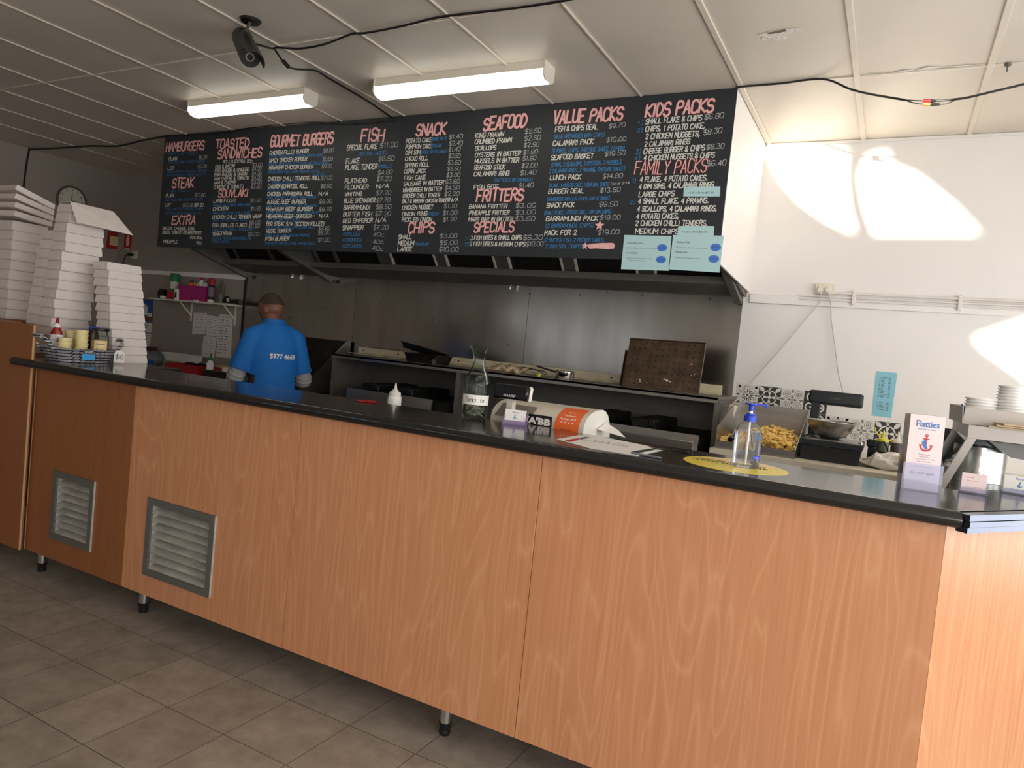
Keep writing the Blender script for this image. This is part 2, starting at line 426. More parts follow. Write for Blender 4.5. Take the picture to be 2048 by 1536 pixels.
# bulkhead above the range: white clad box end
S('wall_bulkhead', MB().poly([(-.985, YB + .012, HC), (-.985, YW, HC), (-.985, YW, 2.095), (-.985, YB + .012, 2.143)], (.012, 0, 0))
  .poly([(-6.10, YB + .012, HC), (-6.10, YW, HC), (-6.10, YW, 2.3), (-6.10, YB + .012, 2.3)], (-.012, 0, 0)), M['wall'], smooth=False)
# torn plaster patch and crack on the ceiling
pc = at_z(1553, 66, HC)
pp = MB()
for dx, dy, a, b in ((0, 0, .16, .045), (-.03, .05, .10, .05), (.06, -.02, .13, .03), (.01, .09, .05, .04)):
    n = 11; pp.poly([(.7 * dx + .7 * a * math.cos(t * 2 * math.pi / n) * rnd.uniform(.7, 1.1), .7 * dy + .7 * b * math.sin(t * 2 * math.pi / n) * rnd.uniform(.7, 1.1), -.001 - .01 * a) for t in range(n)], (0, 0, .0008))
tag(O('plaster_patch', pp, M['plaster'], loc=(pc.x, pc.y, HC), smooth=False), 'torn white plaster patch around a hole in the ceiling above the wall corner', 'ceiling patch')
ph = bpy.data.objects['plaster_patch']
O('hole', MB().poly([(-.045, -.02, -.0035), (.045, -.035, -.0035), (.05, -.015, -.0035), (.01, -.004, -.0035), (-.035, -.004, -.0035)], (0, 0, .0004)), M['hole'], ph, smooth=False, label='dark broken hole')
cr = MB()
for (x0, y0, x1, y1, wd) in ((1718, 150, 1780, 146, .006), (1780, 146, 1830, 139, .02), (1830, 139, 1880, 134, .028), (1880, 134, 1978, 127, .007)):
    a = at_z(x0, y0, HC); b = at_z(x1, y1, HC)
    cr.poly([(a.x, a.y, HC - .003), ((a.x + b.x) / 2, (a.y + b.y) / 2 - wd, HC - .006), (b.x, b.y, HC - .003), ((a.x + b.x) / 2, (a.y + b.y) / 2 + wd, HC - .003)], (0, 0, .003))
tag(O('lifting_joint_strip', cr, M['plaster'], smooth=False), 'peeling joint tape along the ceiling seam right of the menu board', 'ceiling tape')

# ------------------------------------------------------------------ hand lettering
G = {'A': '00 26 40;12 32', 'B': '00 06 36 45 44 33 03;33 42 41 30 00', 'C': '45 36 16 05 01 10 30 41', 'D': '00 06 26 44 42 20 00',
     'E': '46 06 00 40;03 33', 'F': '46 06 00;03 33', 'G': '45 36 16 05 01 10 30 41 43 23', 'H': '00 06;40 46;03 43', 'I': '20 26',
     'J': '46 41 30 10 01', 'K': '06 00;46 03 40', 'L': '06 00 40', 'M': '00 06 22 46 40', 'N': '00 06 40 46', 'O': '10 01 05 16 36 45 41 30 10',
     'P': '00 06 36 45 44 33 03', 'Q': '10 01 05 16 36 45 41 30 10;22 40', 'R': '00 06 36 45 44 33 03;23 40', 'S': '45 36 16 05 04 13 33 42 41 30 10 01',
     'T': '20 26;06 46', 'U': '06 01 10 30 41 46', 'V': '06 20 46', 'W': '06 10 24 30 46', 'X': '00 46;06 40', 'Y': '06 23 46;23 20', 'Z': '06 46 00 40',
     '0': '10 01 05 16 36 45 41 30 10', '1': '15 26 20', '2': '05 16 36 45 44 00 40', '3': '06 46 23 33 42 41 30 10 01', '4': '30 36 02 42',
     '5': '46 06 03 33 42 41 30 10 01', '6': '45 36 16 05 01 10 30 41 42 33 13 02', '7': '06 46 10;13 33', '8': '13 04 05 16 36 45 44 33 13 02 01 10 30 41 42 33',
     '9': '43 32 12 03 05 16 36 45 43 41 30 10', '$': '45 36 16 05 04 13 33 42 41 30 10 01;27 2m', '&': '40 04 05 16 26 35 34 02 01 10 20 42', '.': '10 11', ',': '11 0m',
     '(': '37 15 11 3m', ')': '17 35 31 1m', '/': '00 46', '*': '21 25;04 42;02 44', "'": '16 14', '-': '13 33', '+': '21 25;03 43', ':': '11 12;14 15',
     'a': '34 14 03 01 10 30 34 30', 'c': '34 14 03 01 10 40', 'd': '34 14 03 01 10 30;36 30', 'f': '36 26 15 10;03 33', 'h': '06 00;03 14 34 43 40', 'i': '24 20', 'k': '06 00;34 02 40', 'n': '04 00;03 14 34 43 40',
     'o': '10 01 03 14 34 43 41 30 10', 'r': '04 00;03 14 34', 's': '34 14 03 33 31 10 00', 'C_': ''}
ROUND = set('BCDGJOPRSU023568 9$&()adcehnorsf')
WID = {'I': .34, '1': .55, '.': .35, ',': .35, ' ': .6, "'": .35, '(': .6, ')': .6, 'M': 1.25, 'W': 1.25, 'i': .5, ':': .4}
def glyph(ch):
    out = []
    for part in G[ch].split(';'):
        pts = [(int(t[0]), -1 if t[1] == 'm' else int(t[1])) for t in part.split()]
        pts = [(float(a), float(b)) for a, b in pts]
        if ch in ROUND and len(pts) > 3:
            closed = pts[0] == pts[-1]
            q = [pts[0]]
            for a, b in zip(pts, pts[1:]):
                q += [(a[0] * .75 + b[0] * .25, a[1] * .75 + b[1] * .25), (a[0] * .25 + b[0] * .75, a[1] * .25 + b[1] * .75)]
            q.append(pts[-1])
            if closed: q = q[1:-1] + [q[1]]
            pts = q
        out.append(pts)
    return out
def letter(mb, text, p0, p1, up, wd, nrm, lift=0.0006, jit=0.35, slant=0.08):
    """Brush-lettered line from p0 to p1 (baseline), cap height and direction given by up."""
    adv = sum(WID.get(c, 1.0) + .28 for c in text) - .28
    p0 = Vector(p0); d = Vector(p1) - p0; u = d.normalized(); step = d.length / adv; up = Vector(up); h = up.length; un = up.normalized(); x = 0
    nrm = Vector(nrm); nlift = lift; nk = 0
    for c in text:
        cw = WID.get(c, 1.0)
        if c != ' ':
            jy = rnd.uniform(-jit, jit) * .09; js = 1 + rnd.uniform(-.08, .08) * jit * 2
            for pl in glyph(c):
                if c in 'I1': pl = [(a - 1.0 if c == 'I' else a - .6, b) for a, b in pl]
                if c in '.,': pl = [(a + .2, b) for a, b in pl]
                den = {'I': 2.0, '1': 2.2, '.': 2.0, ',': 2.0, "'": 2.4}.get(c, 4.0)
                W_ = [p0 + u * step * (x + a / den * cw + slant * b / 6 * h / max(step, 1e-5)) + un * h * (b / 6 * js + jy) for a, b in pl]
                for a, b in zip(W_, W_[1:]):
                    t = b - a
                    if t.length < 1e-6: continue
                    nk += 1; nrm_ = nrm * (nlift + 1.5e-5 * (nk % 40)); t.normalize(); s_ = t.cross(nrm).normalized() * wd / 2; a2 = a - t * wd * .35; b2 = b + t * wd * .35
                    mb.face([a2 - s_ + nrm_, b2 - s_ + nrm_, b2 + s_ + nrm_, a2 + s_ + nrm_])
        x += cw + .28

board = T('menu_board', 'long black hand-lettered menu board hung from the ceiling above the kitchen', 'menu board', (-3.54, YB, 2.143))
b_tl = at_y(330, 271, YB); b_tr = at_y(1473, 175, YB)
BX0, BX1 = -6.10, -.972
O('panel', MB().box((BX0 + 3.54, 0, 0), (BX1 + 3.54, .012, HC - .002 - 2.143), .002), M['board'], board)
CR = {1: (300, 250, .19531), 2: (670, 220, .19531), 3: (920, 200, .22786), 4: (1220, 180, .2735)}
SEC = {}
BO = Vector((-3.54, YB, 2.143))
def bpt(c, x, y):
    ox, oy, s = CR[c]; return at_y(ox + x * s, oy + y * s, YB) - BO
def L(c, kind, sec, text, x0, y0, x1, y1, h):
    a = bpt(c, x0, y0); b = bpt(c, x1, y1); t = bpt(c, x0, y0 - h); b.z = max(min(b.z, a.z + .5), a.z - .2)
    up = Vector((0, 0, (t - a).length))
    key = (sec, kind)
    if key not in SEC: SEC[key] = MB()
    up = up * {'H': 1, 'T': 1, 'W': .80, 'P': .80, 'N': .80}[kind]
    hh = up.z
    wd = {'H': .17, 'W': .195, 'P': .12, 'N': .15, 'T': .10}[kind] * hh
    if kind in 'HT':
        k2 = (sec, 'R')
        if k2 not in SEC: SEC[k2] = MB()
        st = rnd.getstate(); letter(SEC[k2], text, a, b, up, wd * 1.22, (0, -1, 0), .0008); rnd.setstate(st)
        letter(SEC[key], text, a, b, up, wd * (1 if kind == 'H' else .8), (0, -1, 0), .0022)
    else:
        letter(SEC[key], text, a, b, up, wd, (0, -1, 0), .0008)
MENU = '''
1|hamburger
H HAMBURGERS 165 272 552 250 85
N (WITH LETTUCE) 190 305 480 298 26
W PLAIN 193 362 275 360 40
P $6.20 498 352 582 345 45
N (LETTUCE AND TOMATO SAUCE) 185 395 560 380 28
W LOT 183 460 245 458 40
P $9.20 490 445 580 440 45
N (EGG, BACON, CHEESE, ONION) 180 490 580 478 26
N PINEAPPLE, BEETROOT) 178 528 575 518 26
H STEAK 230 645 445 638 92
N (ON ROLL) 200 688 400 680 26
W PLAIN 165 738 243 736 38
P $7.80 458 735 570 735 42
N (LETTUCE AND TOMATO SAUCE) 160 778 540 772 28
W LOT 155 835 215 833 38
P $10.80 335 838 455 838 42
W $7.20 460 835 548 835 38
N (EGG, BACON, CHEESE, ONION, 158 872 550 868 26
N LETTUCE AND TOMATO SAUCE) 158 916 520 912 26
H EXTRA 225 1020 462 1016 85
W BACON, CHEESE, EGG, 130 1072 460 1075 36
W ONION, TOMATO OR BEETROOT 128 1115 528 1120 36
W 70c 405 1165 470 1165 34
W 80c 478 1165 535 1166 34
W PINEAPPLE 135 1208 280 1212 38
W 70c 472 1222 530 1224 36
1|toasted sandwich
H TOASTED 672 240 1012 230 88
H SANDWICHES 695 345 1140 326 88
W ROLLS EXTRA 20c 748 390 1052 385 36
W EGG & BACON 670 442 865 432 38
P $3.60 1050 428 1150 425 44
W EGG BACON & CHEESE 665 482 1012 470 38
P $4.20 1045 470 1140 466 44
W EGG BACON & ONION 660 525 990 514 38
P $4.20 1045 516 1140 514 44
W HAM CHEESE & TOMATO 658 568 1008 558 38
P $4.20 1042 560 1140 558 44
W HAM & CHEESE 655 610 880 604 38
P $3.60 1040 602 1142 600 44
W CHEESE & TOMATO 652 654 955 645 38
P $3.60 1035 650 1138 648 44
H SOUVLAKI 700 740 1000 730 72
W LAMB FILLET 650 795 878 790 42
P $11.50 1028 792 1135 790 44
N (ONION, LETTUCE, TOMATO, GARLIC SAUCE) 645 835 1035 828 30
W CHICKEN 645 877 798 872 42
P $11.50 1030 877 1130 875 44
N (ONION, LETTUCE, TOMATO, GARLIC SAUCE) 642 915 1025 908 28
W CHICKEN CHILLI TENDER WRAP 640 960 1138 955 42
N (ONION, LETTUCE, GARLIC SAUCE) 640 988 1000 984 26
P $8.00 1015 1015 1125 1013 44
W FISH (GRILLED FLAKE) 640 1045 990 1042 42
P $11.50 1010 1055 1122 1052 44
N (ONION, LETTUCE, TOMATO, TARTARE SAUCE) 640 1082 1060 1078 26
W VEGETARIAN 640 1130 838 1125 42
P $8.00 1005 1138 1118 1136 44
N (LETTUCE, TOMATO, ONION, CHEESE, EGG, 640 1172 1040 1170 28
N GARLIC SAUCE) 640 1206 800 1204 28
1|gourmet burger
H GOURMET BURGERS 1235 225 1870 190 105
W CHICKEN FILLET BURGER 1225 305 1622 285 45
P $8.00 1775 282 1878 278 45
N (CRISPED BREAST FILLET, LETTUCE, TOMATO, MAYO) 1220 334 1770 320 30
W SPICY CHICKEN BURGER 1222 383 1605 365 45
P $8.50 1768 368 1870 362 45
N (CRISPED BREAST FILLET, LETTUCE, HOT CHILLI SAUCE) 1215 414 1835 400 30
W HAWAIIAN CHICKEN BURGER 1220 455 1668 445 45
P $9.20 1760 443 1860 440 45
N (GRILLED BREAST FILLET, BACON, PINEAPPLE, LETTUCE, 1212 494 1740 486 30
N & MAYO) 1675 520 1780 518 28
W CHICKEN CHILLI TENDERS ROLL 1210 570 1742 560 45
P $7.00 1755 560 1865 556 45
N (2 TENDERS, LETTUCE, MAYO) 1212 602 1530 598 28
W CHICKEN SCHNITZEL ROLL 1208 648 1612 645 45
P $8.50 1748 645 1862 643 45
N (LETTUCE, MAYO) 1208 680 1405 678 28
W CHICKEN PARMIGIANA ROLL 1202 725 1668 722 45
W N/A 1728 722 1822 720 45
N (HAM, MOZZARELLA CHEESE, PARMA SAUCE) 1200 757 1700 754 30
W AUSSIE BEEF BURGER 1200 805 1592 803 45
P $8.00 1735 802 1860 800 45
N (EGG, BACON, TOMATO, LETTUCE, BBQ SAUCE) 1198 837 1715 834 30
W HAWAIIAN BEEF BURGER 1192 880 1662 878 45
P $8.70 1732 882 1858 880 45
N (CHEESE, ONION, PINEAPPLE, LETTUCE, TOMATO SAUCE) 1192 912 1725 909 30
W MEXICAN BEEF BURGER 1190 954 1650 950 45
W N/A 1732 950 1828 948 45
N (LETTUCE, ONION, SPICY SALSA) 1190 982 1530 980 28
W BBQ STEAK S/W (SCOTCH FILLET) 1192 1028 1782 1032 45
N (GRILLED ONION, TOMATO, LETTUCE, BBQ SAUCE) 1190 1057 1690 1058 26
P $9.60 1725 1075 1835 1074 45
W VEGIE BURGER 1190 1104 1442 1100 45
P $8.20 1720 1124 1842 1120 45
N (TOMATO, LETTUCE, ONION, CHEESE, EGG, PINEAPPLE) 1180 1142 1635 1140 30
W FISH BURGER 1182 1185 1425 1182 45
P $11.00 1720 1197 1842 1194 45
N (FISH PATTY, TOMATO, LETTUCE, TARTARE SAUCE) 1180 1224 1688 1224 30
2|fish
H FISH 265 325 495 316 118
W SPECIAL FLAKE 122 412 430 395 60
P $11.00 460 388 640 376 60
N (EXTRA LARGE) 240 470 532 456 45
W FLAKE 112 550 248 540 58
P $8.50 445 525 605 516 58
W FLAKE TENDER 105 615 432 600 58
N (SMALL) 442 598 580 590 45
P $4.80 438 668 585 656 56
W FLATHEAD 102 748 325 740 52
P $7.20 428 730 575 724 56
W FLOUNDER 102 812 340 808 52
W N/A 422 804 548 798 52
W WHITING 100 882 275 878 48
P $7.20 422 872 570 868 54
W BLUE GRENADIER 92 950 410 945 52
P $7.70 425 946 562 942 54
W BARRAMUNDI 88 1020 358 1018 52
P $8.50 420 1015 572 1012 56
W BUTTER FISH 85 1088 375 1085 52
P $7.20 412 1086 568 1084 56
W RED EMPEROR 82 1158 382 1152 52
W N/A 415 1150 520 1146 50
W SNAPPER 78 1226 288 1225 54
P $7.20 392 1224 542 1222 56
N *GRILLED 78 1288 258 1286 44
P 40c 392 1294 505 1294 50
N *CRUMBED 78 1350 272 1350 44
P 40c 385 1368 498 1368 50
N *STEAMED 75 1408 268 1410 42
P 40c 378 1438 495 1440 54
2|snack
H SNACK 830 268 1128 248 115
W POTATO CAKE 728 340 990 326 52
N (MADE ONLY) 992 318 1140 306 40
P $1.40 1168 300 1305 290 55
W PUMPKIN CAKE 722 400 990 390 52
N (FRESH) 992 385 1090 378 38
P $2.40 1168 365 1305 360 54
W DIM SIM 722 460 872 452 50
N (FRIED OR STEAMED) 880 450 1140 438 38
P $1.40 1165 425 1282 420 50
W CHICKO ROLL 718 522 950 512 50
P $3.50 1162 492 1282 490 50
W SPRING ROLL 715 588 962 578 50
P $3.50 1155 560 1285 556 50
W CORN JACK 708 650 930 642 50
P $3.50 1150 622 1282 620 50
W FISH CAKE 708 716 925 708 50
P $3.00 1142 688 1280 684 50
W SAUSAGE IN BATTER 702 778 1112 762 50
P $3.60 1130 755 1275 750 52
W HAMBURGER IN BATTER 698 840 1090 828 48
P $4.50 1125 818 1272 814 52
W CHICKEN CHILLI TENDER 695 898 1070 888 46
P $2.20 1120 882 1270 876 52
W SALT & VINEGAR CHICKEN TENDER 688 952 1165 942 44
W N/A 1172 938 1262 936 46
W CHICKEN NUGGET 688 1022 1002 1012 50
P $1.10 1115 1006 1245 1002 50
W ONION RING 688 1085 942 1078 50
N (FRESH) 955 1080 1058 1076 35
P $1.00 1105 1075 1250 1072 50
W PICKLED ONION 685 1145 988 1142 50
P $1.20 1105 1142 1242 1138 50
H CHIPS 750 1258 1010 1255 105
W SMALL 650 1322 782 1320 52
P $3.00 1075 1312 1248 1310 54
W MEDIUM 645 1385 805 1385 52
N (MINIMUM) 818 1388 958 1388 35
P $5.00 1072 1380 1252 1378 54
W LARGE 640 1445 785 1446 54
P $10.00 1065 1448 1262 1450 56
3|seafood
H SEAFOOD 205 268 578 232 105
W KING PRAWN 135 332 380 318 48
P $2.50 570 298 710 285 50
W CRUMBED PRAWN 130 388 450 370 48
P $2.50 565 358 705 348 50
W SCALLOPS 135 442 315 435 46
P $2.50 560 415 692 408 46
W OYSTERS IN BATTER 132 502 530 485 46
P $1.80 555 478 680 470 46
W MUSSELS IN BATTER 130 555 515 545 46
P $1.60 550 532 665 526 44
W SEAFOOD STICK 125 612 392 605 46
P $2.00 540 595 678 590 46
W CALAMARI RING 122 668 430 662 46
P $1.40 530 660 665 654 48
N (BATTERED OR CRUMBED) 300 718 635 712 32
W FISH BITE 120 785 332 780 46
P $1.40 515 770 642 766 46
H FRITTERS 145 890 548 880 100
W BANANA FRITTER 80 952 412 948 42
P $3.00 490 945 662 942 46
W PINEAPPLE FRITTER 80 1008 432 1005 42
P $3.00 488 1005 660 1002 46
W MARS BAR IN BATTER 75 1065 462 1062 42
P $3.50 485 1062 655 1060 46
H SPECIALS 122 1160 468 1156 85
N 1) 45 1225 72 1225 34
W 3 FISH BITES & SMALL CHIPS 92 1228 540 1224 44
P $6.30 555 1228 722 1226 50
N 2) 40 1282 75 1282 36
W 5 FISH BITES & MEDIUM CHIPS 85 1280 570 1284 44
P $10.00 580 1282 728 1282 50
3|value pack
H VALUE PACKS 820 210 1420 175 105
W FISH & CHIPS DEAL 835 278 1205 255 52
P $9.70 1305 248 1448 235 45
N (BLUE GRENADIER WITH CHIPS) 822 340 1268 320 40
W CALAMARI PACK 815 404 1168 384 52
P $10.00 1285 370 1455 358 46
N (6 RINGS, CHIPS, TARTARE SAUCE, LEMON) 805 464 1442 440 42
W SEAFOOD BASKET 800 526 1168 508 50
P $19.50 1270 492 1448 482 48
N (CHIPS, 2 SCALLOPS, 2 OYSTERS, 2 MUSSELS, 800 586 1420 562 42
N 2 CALAMARI RINGS, 2 PRAWNS, TARTARE SAUCE) 782 642 1445 618 40
W LUNCH PACK 790 702 1060 694 48
P $14.80 1252 690 1425 682 48
N (FLAKE, 1 POTATO CAKE, 1 DIM SIM, CHIPS) 778 767 1308 755 38
P Can of drink 1325 748 1490 736 30
W BURGER DEAL 775 822 1085 815 48
P $13.50 1230 812 1405 806 48
N (HAMBURGER WITH LOT, CHIPS, CAN OF DRINK) 765 886 1312 876 36
W SNACK PACK 760 945 1000 938 48
P $9.50 1220 936 1382 932 48
N (SMALL FLAKE, 1 POTATO CAKE, 1 DIM SIM, CHIPS) 738 1006 1325 994 38
W BARRAMUNDI PACK 755 1062 1210 1058 48
P $18.00 1228 1050 1405 1048 48
N (2 BARRAMUNDI, CHIPS) 748 1122 1170 1116 42
W PACK FOR 2 742 1185 1020 1182 48
P $19.00 1208 1180 1395 1178 50
N (2 BUTTER FISH, 2 POTATO CAKES, 738 1246 1265 1246 40
N 2 DIM SIM, CHIPS) 750 1300 1075 1300 40
4|kids pack
H KIDS PACKS 258 200 750 158 90
N 1) 200 258 242 254 36
W SMALL FLAKE & CHIPS 260 250 668 222 46
P $6.80 690 215 828 204 46
N 2) 192 312 236 308 36
W CHIPS, 1 POTATO CAKE, 258 305 692 280 46
W 2 CHICKEN NUGGETS, 258 360 655 338 46
P $8.30 682 330 815 312 46
W 2 CALAMARI RINGS 250 415 582 394 44
N 3) 185 468 226 464 38
W CHEESE BURGER & CHIPS 245 468 690 440 46
P $8.30 705 435 832 426 44
N 4) 178 515 220 511 36
W 4 CHICKEN NUGGETS & CHIPS 245 516 762 493 44
4|family pack
T FAMILY PACKS 178 618 700 602 95
P $6.40 708 558 845 550 48
N 1) 162 678 188 676 36
W 4 FLAKE, 4 POTATO CAKES. 218 672 710 660 44
W 4 DIM SIMS, 4 CALAMARI RINGS 210 725 755 708 44
W LARGE CHIPS 210 782 468 774 44
N 2) 142 836 185 834 36
W 4 SMALL FLAKE, 4 PRAWNS. 205 832 718 826 44
W 4 SCALLOPS, 4 CALAMARI RINGS, 198 888 778 884 44
W 4 POTATO CAKES, 192 942 500 940 44
W 2 CHICKEN CHILLI TENDERS, 185 992 708 992 44
W MEDIUM CHIPS 185 1050 500 1052 44
'''
for ln in MENU.strip().split('\n'):
    if ln[0].isdigit() and ln[1] == '|': cc, sec = int(ln[0]), ln[2:]; continue
    tk = ln.split(' '); nums = [float(t) for t in tk[-5:]]
    L(cc, tk[0], sec, ' '.join(tk[1:-5]), *nums)
# struck-through line, stars and scribbled patch
def strip(sec, kind, c, x0, y0, x1, y1, wd):
    a = bpt(c, x0, y0); b = bpt(c, x1, y1); SEC[(sec, kind)].face([a + Vector((0, -.0014, -wd)), b + Vector((0, -.0014, -wd)), b + Vector((0, -.0014, wd)), a + Vector((0, -.0014, wd))])
strip('gourmet burger', 'W', 1, 1190, 936, 1690, 930, .003)
for x, y, s in ((1225, 1102, .034), (1098, 1282, .026)):
    c0 = bpt(3, x, y); st = [c0 + Vector((math.sin(i * math.pi / 5) * (s if i % 2 == 0 else s * .45), -.0012, math.cos(i * math.pi / 5) * (s if i % 2 == 0 else s * .45))) for i in range(10)]
    for i in range(10): SEC[('value pack', 'H')].face([c0 + Vector((0, -.0012, 0)), st[i], st[(i + 1) % 10]])
sp = [bpt(3, x, y) + Vector((0, -.0012, 0)) for x, y in ((1125, 1268), (1150, 1262), (1240, 1256), (1345, 1254), (1360, 1275), (1350, 1305), (1290, 1310), (1200, 1302), (1140, 1306), (1122, 1290))]
SEC[('value pack', 'H')].face(sp)
NM = {'H': 'heading_lettering', 'R': 'heading_outline', 'T': 'heading_lettering', 'W': 'item_lettering', 'P': 'price_lettering', 'N': 'note_lettering'}
MT = {'H': 'pink', 'T': 'pink', 'R': 'red_paint', 'W': 'white_paint', 'P': 'price_paint', 'N': 'blue_paint'}
LB = {'H': 'pink painted heading', 'T': 'pink painted heading', 'R': 'red outline of heading', 'W': 'white painted items', 'P': 'pale grey painted prices', 'N': 'blue painted notes'}
for (sec, kd), mb in SEC.items():
    O(NM[kd], mb, M[MT[kd]], board, smooth=False, fix=False, label=LB[kd] + ' of the %s column' % sec)

# printed text with the built-in font
def text_mesh(s, width=None, height=.02, align='CENTER', ext=.0002, bold=0.0, shear=0):
    cu = bpy.data.curves.new('lettering', 'FONT'); cu.body = s; cu.size = 1; cu.align_x = align; cu.extrude = 0; cu.offset = bold; cu.shear = shear; cu.resolution_u = 2
    ob = bpy.data.objects.new('lettering', cu); COL.objects.link(ob)
    bpy.context.view_layer.update()
    me = bpy.data.meshes.new_from_object(ob.evaluated_get(bpy.context.evaluated_depsgraph_get()))
    bpy.data.objects.remove(ob)
    xs = [v.co.x for v in me.vertices]; ys = [v.co.y for v in me.vertices]
    if not xs: return me
    sy = height / max(.72, max(ys) - min(min(ys), 0)); sx = sy
    if width: sx = width / (max(xs) - min(xs))
    cx = (max(xs) + min(xs)) / 2 if align == 'CENTER' else min(xs)
    for v in me.vertices: v.co = Vector(((v.co.x - cx) * sx, v.co.y * sy, 0))
    return me
def lettering(s, mt, parent, Mx, width=None, height=.02, align='CENTER', bold=0.0, name='lettering', shear=0):
    me = text_mesh(s, width, height, align, bold=bold, shear=shear); me.transform(Mx); me.materials.append(M[mt])
    return O(name, me, None, parent)
FRONT = Matrix.Rotation(R(90), 4, 'X')          # text facing -y
def fr(x, y, z, rz=0, rx=0, ry=0):
    return Matrix.Translation((x, y, z)) @ Matrix.Rotation(R(rz), 4, 'Z') @ Matrix.Rotation(R(ry), 4, 'Y') @ Matrix.Rotation(R(90 + rx), 4, 'X')

# paper notices stuck on the menu board
def notice(name, pts, matn, label, y, lines=(), ovals=()):
    P = [at_y(px, py, y) for px, py in pts]
    c = sum(P, Vector()) / 4
    t = T(name, label, 'notice', c)
    O('sheet', MB().poly([p - c for p in P], (0, .0012, 0)), M[matn], t, smooth=False)
    ux = ((P[1] - P[0]) + (P[2] - P[3])) / 2; wz = ((P[0] - P[3]) + (P[1] - P[2])) / 2
    ang = math.degrees(math.atan2(ux.z, ux.x)); wdt = ux.length; hgt = wz.length
    for s, u, v, hh, wf, col in lines:
        q = (P[3] - c) + ux * u + wz * v
        lettering(s, col, t, fr(q.x, q.y - .0006, q.z, 0, 0, -ang), wdt * wf, hgt * hh, 'LEFT')
    for u, v, s in ovals:
        q = (P[3] - c) + ux * u + wz * v
        n = 24; ov = [q + ux * (.105 * math.cos(2 * math.pi * i / n)) + wz * (.105 * math.sin(2 * math.pi * i / n)) + Vector((0, -.0005, 0)) for i in range(n)]
        O('price_oval', MB().face(ov), M['oval'], t, smooth=False)
        lettering(s, 'navy_ink', t, fr(q.x, q.y - .001, q.z - hgt * .02, 0, 0, -ang), wdt * .12, hgt * .05)
    return t
M['oval'] = mat('blue_oval', (76, 128, 214), 0.5)
q4 = lambda pts: [(1220 + x * .2735, 180 + y * .2735) for x, y in pts]
notice('paper_notice', q4([(540, 708), (806, 705), (803, 778), (536, 778)]), 'aqua_paper', 'small pale strip reading + 1.25 L Drink below LARGE CHIPS on the menu board', YB - .002,
       [('+ 1.25 L Drink $55.00', .12, .28, .22, .7, 'ink')])
notice('paper_notice', q4([(500, 995), (763, 995), (757, 1066), (492, 1062)]), 'aqua_paper', 'small pale strip reading + 1.25 L Drink beside MEDIUM CHIPS, tucked above the big notices', YB - .002,
       [('+ 1.25 L Drink $55.00', .12, .28, .22, .7, 'ink')])
notice('paper_notice', q4([(105, 1060), (450, 1068), (428, 1322), (80, 1310)]), 'aqua_paper', 'pale aqua Chicken Burger Deal notice under MEDIUM CHIPS on the menu board', YB - .004,
       [('Chicken Burger Deal', .08, .76, .055, .34, 'ink'), ('(Chicken Burger, Chips & Can of Drink)', .08, .62, .045, .64, 'grey_ink'), ('Souvlaki Deal', .08, .465, .055, .24, 'ink'),
        ('(Choice of Lamb, Chicken or Fish', .09, .32, .045, .55, 'grey_ink'), ('Chips & Can of Drink)', .14, .25, .045, .36, 'grey_ink')], [(.83, .66, '$ 12.00'), (.83, .32, '$ 14.00')])
notice('paper_notice', q4([(462, 1060), (832, 1065), (800, 1335), (432, 1312)]), 'aqua_paper', 'pale aqua Flathead Pack notice at the bottom right corner of the menu board', YB - .006,
       [('Crabstick Deal', .09, .76, .055, .26, 'ink'), ('(6 Crabsticks, Chips & Can of Drink)', .09, .62, .045, .62, 'grey_ink'), ('Flathead Pack', .09, .48, .055, .24, 'ink'),
        ('(2 Flathead & Medium Chips)', .09, .33, .045, .51, 'grey_ink')], [(.87, .67, '$ 12.00'), (.86, .35, '$ 17.00')])

# ------------------------------------------------------------------ range hood and splashback
sb = T('splashback', 'tall brushed steel splashback behind the fryers, with bright smeary reflections', 'splashback', (-3.56, YW - .003, 0.9))
SX0, SX1 = -6.12, -1.01
xs = [SX0, -4.62, -2.75, SX1]
for a, b in zip(xs, xs[1:]):
    O('sheet', MB().box((a + 3.56 + .0015, -.006, 0), (b + 3.56 - .0015, 0, 2.08 - .9)), M['splash'], sb)
O('edge_strip', MB().box((SX0 + 3.56 - .03, -.012, 0), (SX0 + 3.56, 0, 2.06 - .9)), M['black'], sb, label='black strip down the left edge')
sc = MB()
for px, py in ((580, 636), (645, 615), (762, 605), (865, 640), (1016, 690), (1060, 588), (1160, 590), (1215, 585), (1285, 590), (1420, 598), (1340, 583)):
    p = at_y(px, py, YW - .006); sc.cyl((p.x + 3.56, -.006, p.z - .9), (p.x + 3.56, -.009, p.z - .9), .006, n=8)
O('rivet', sc, M['black'], sb)

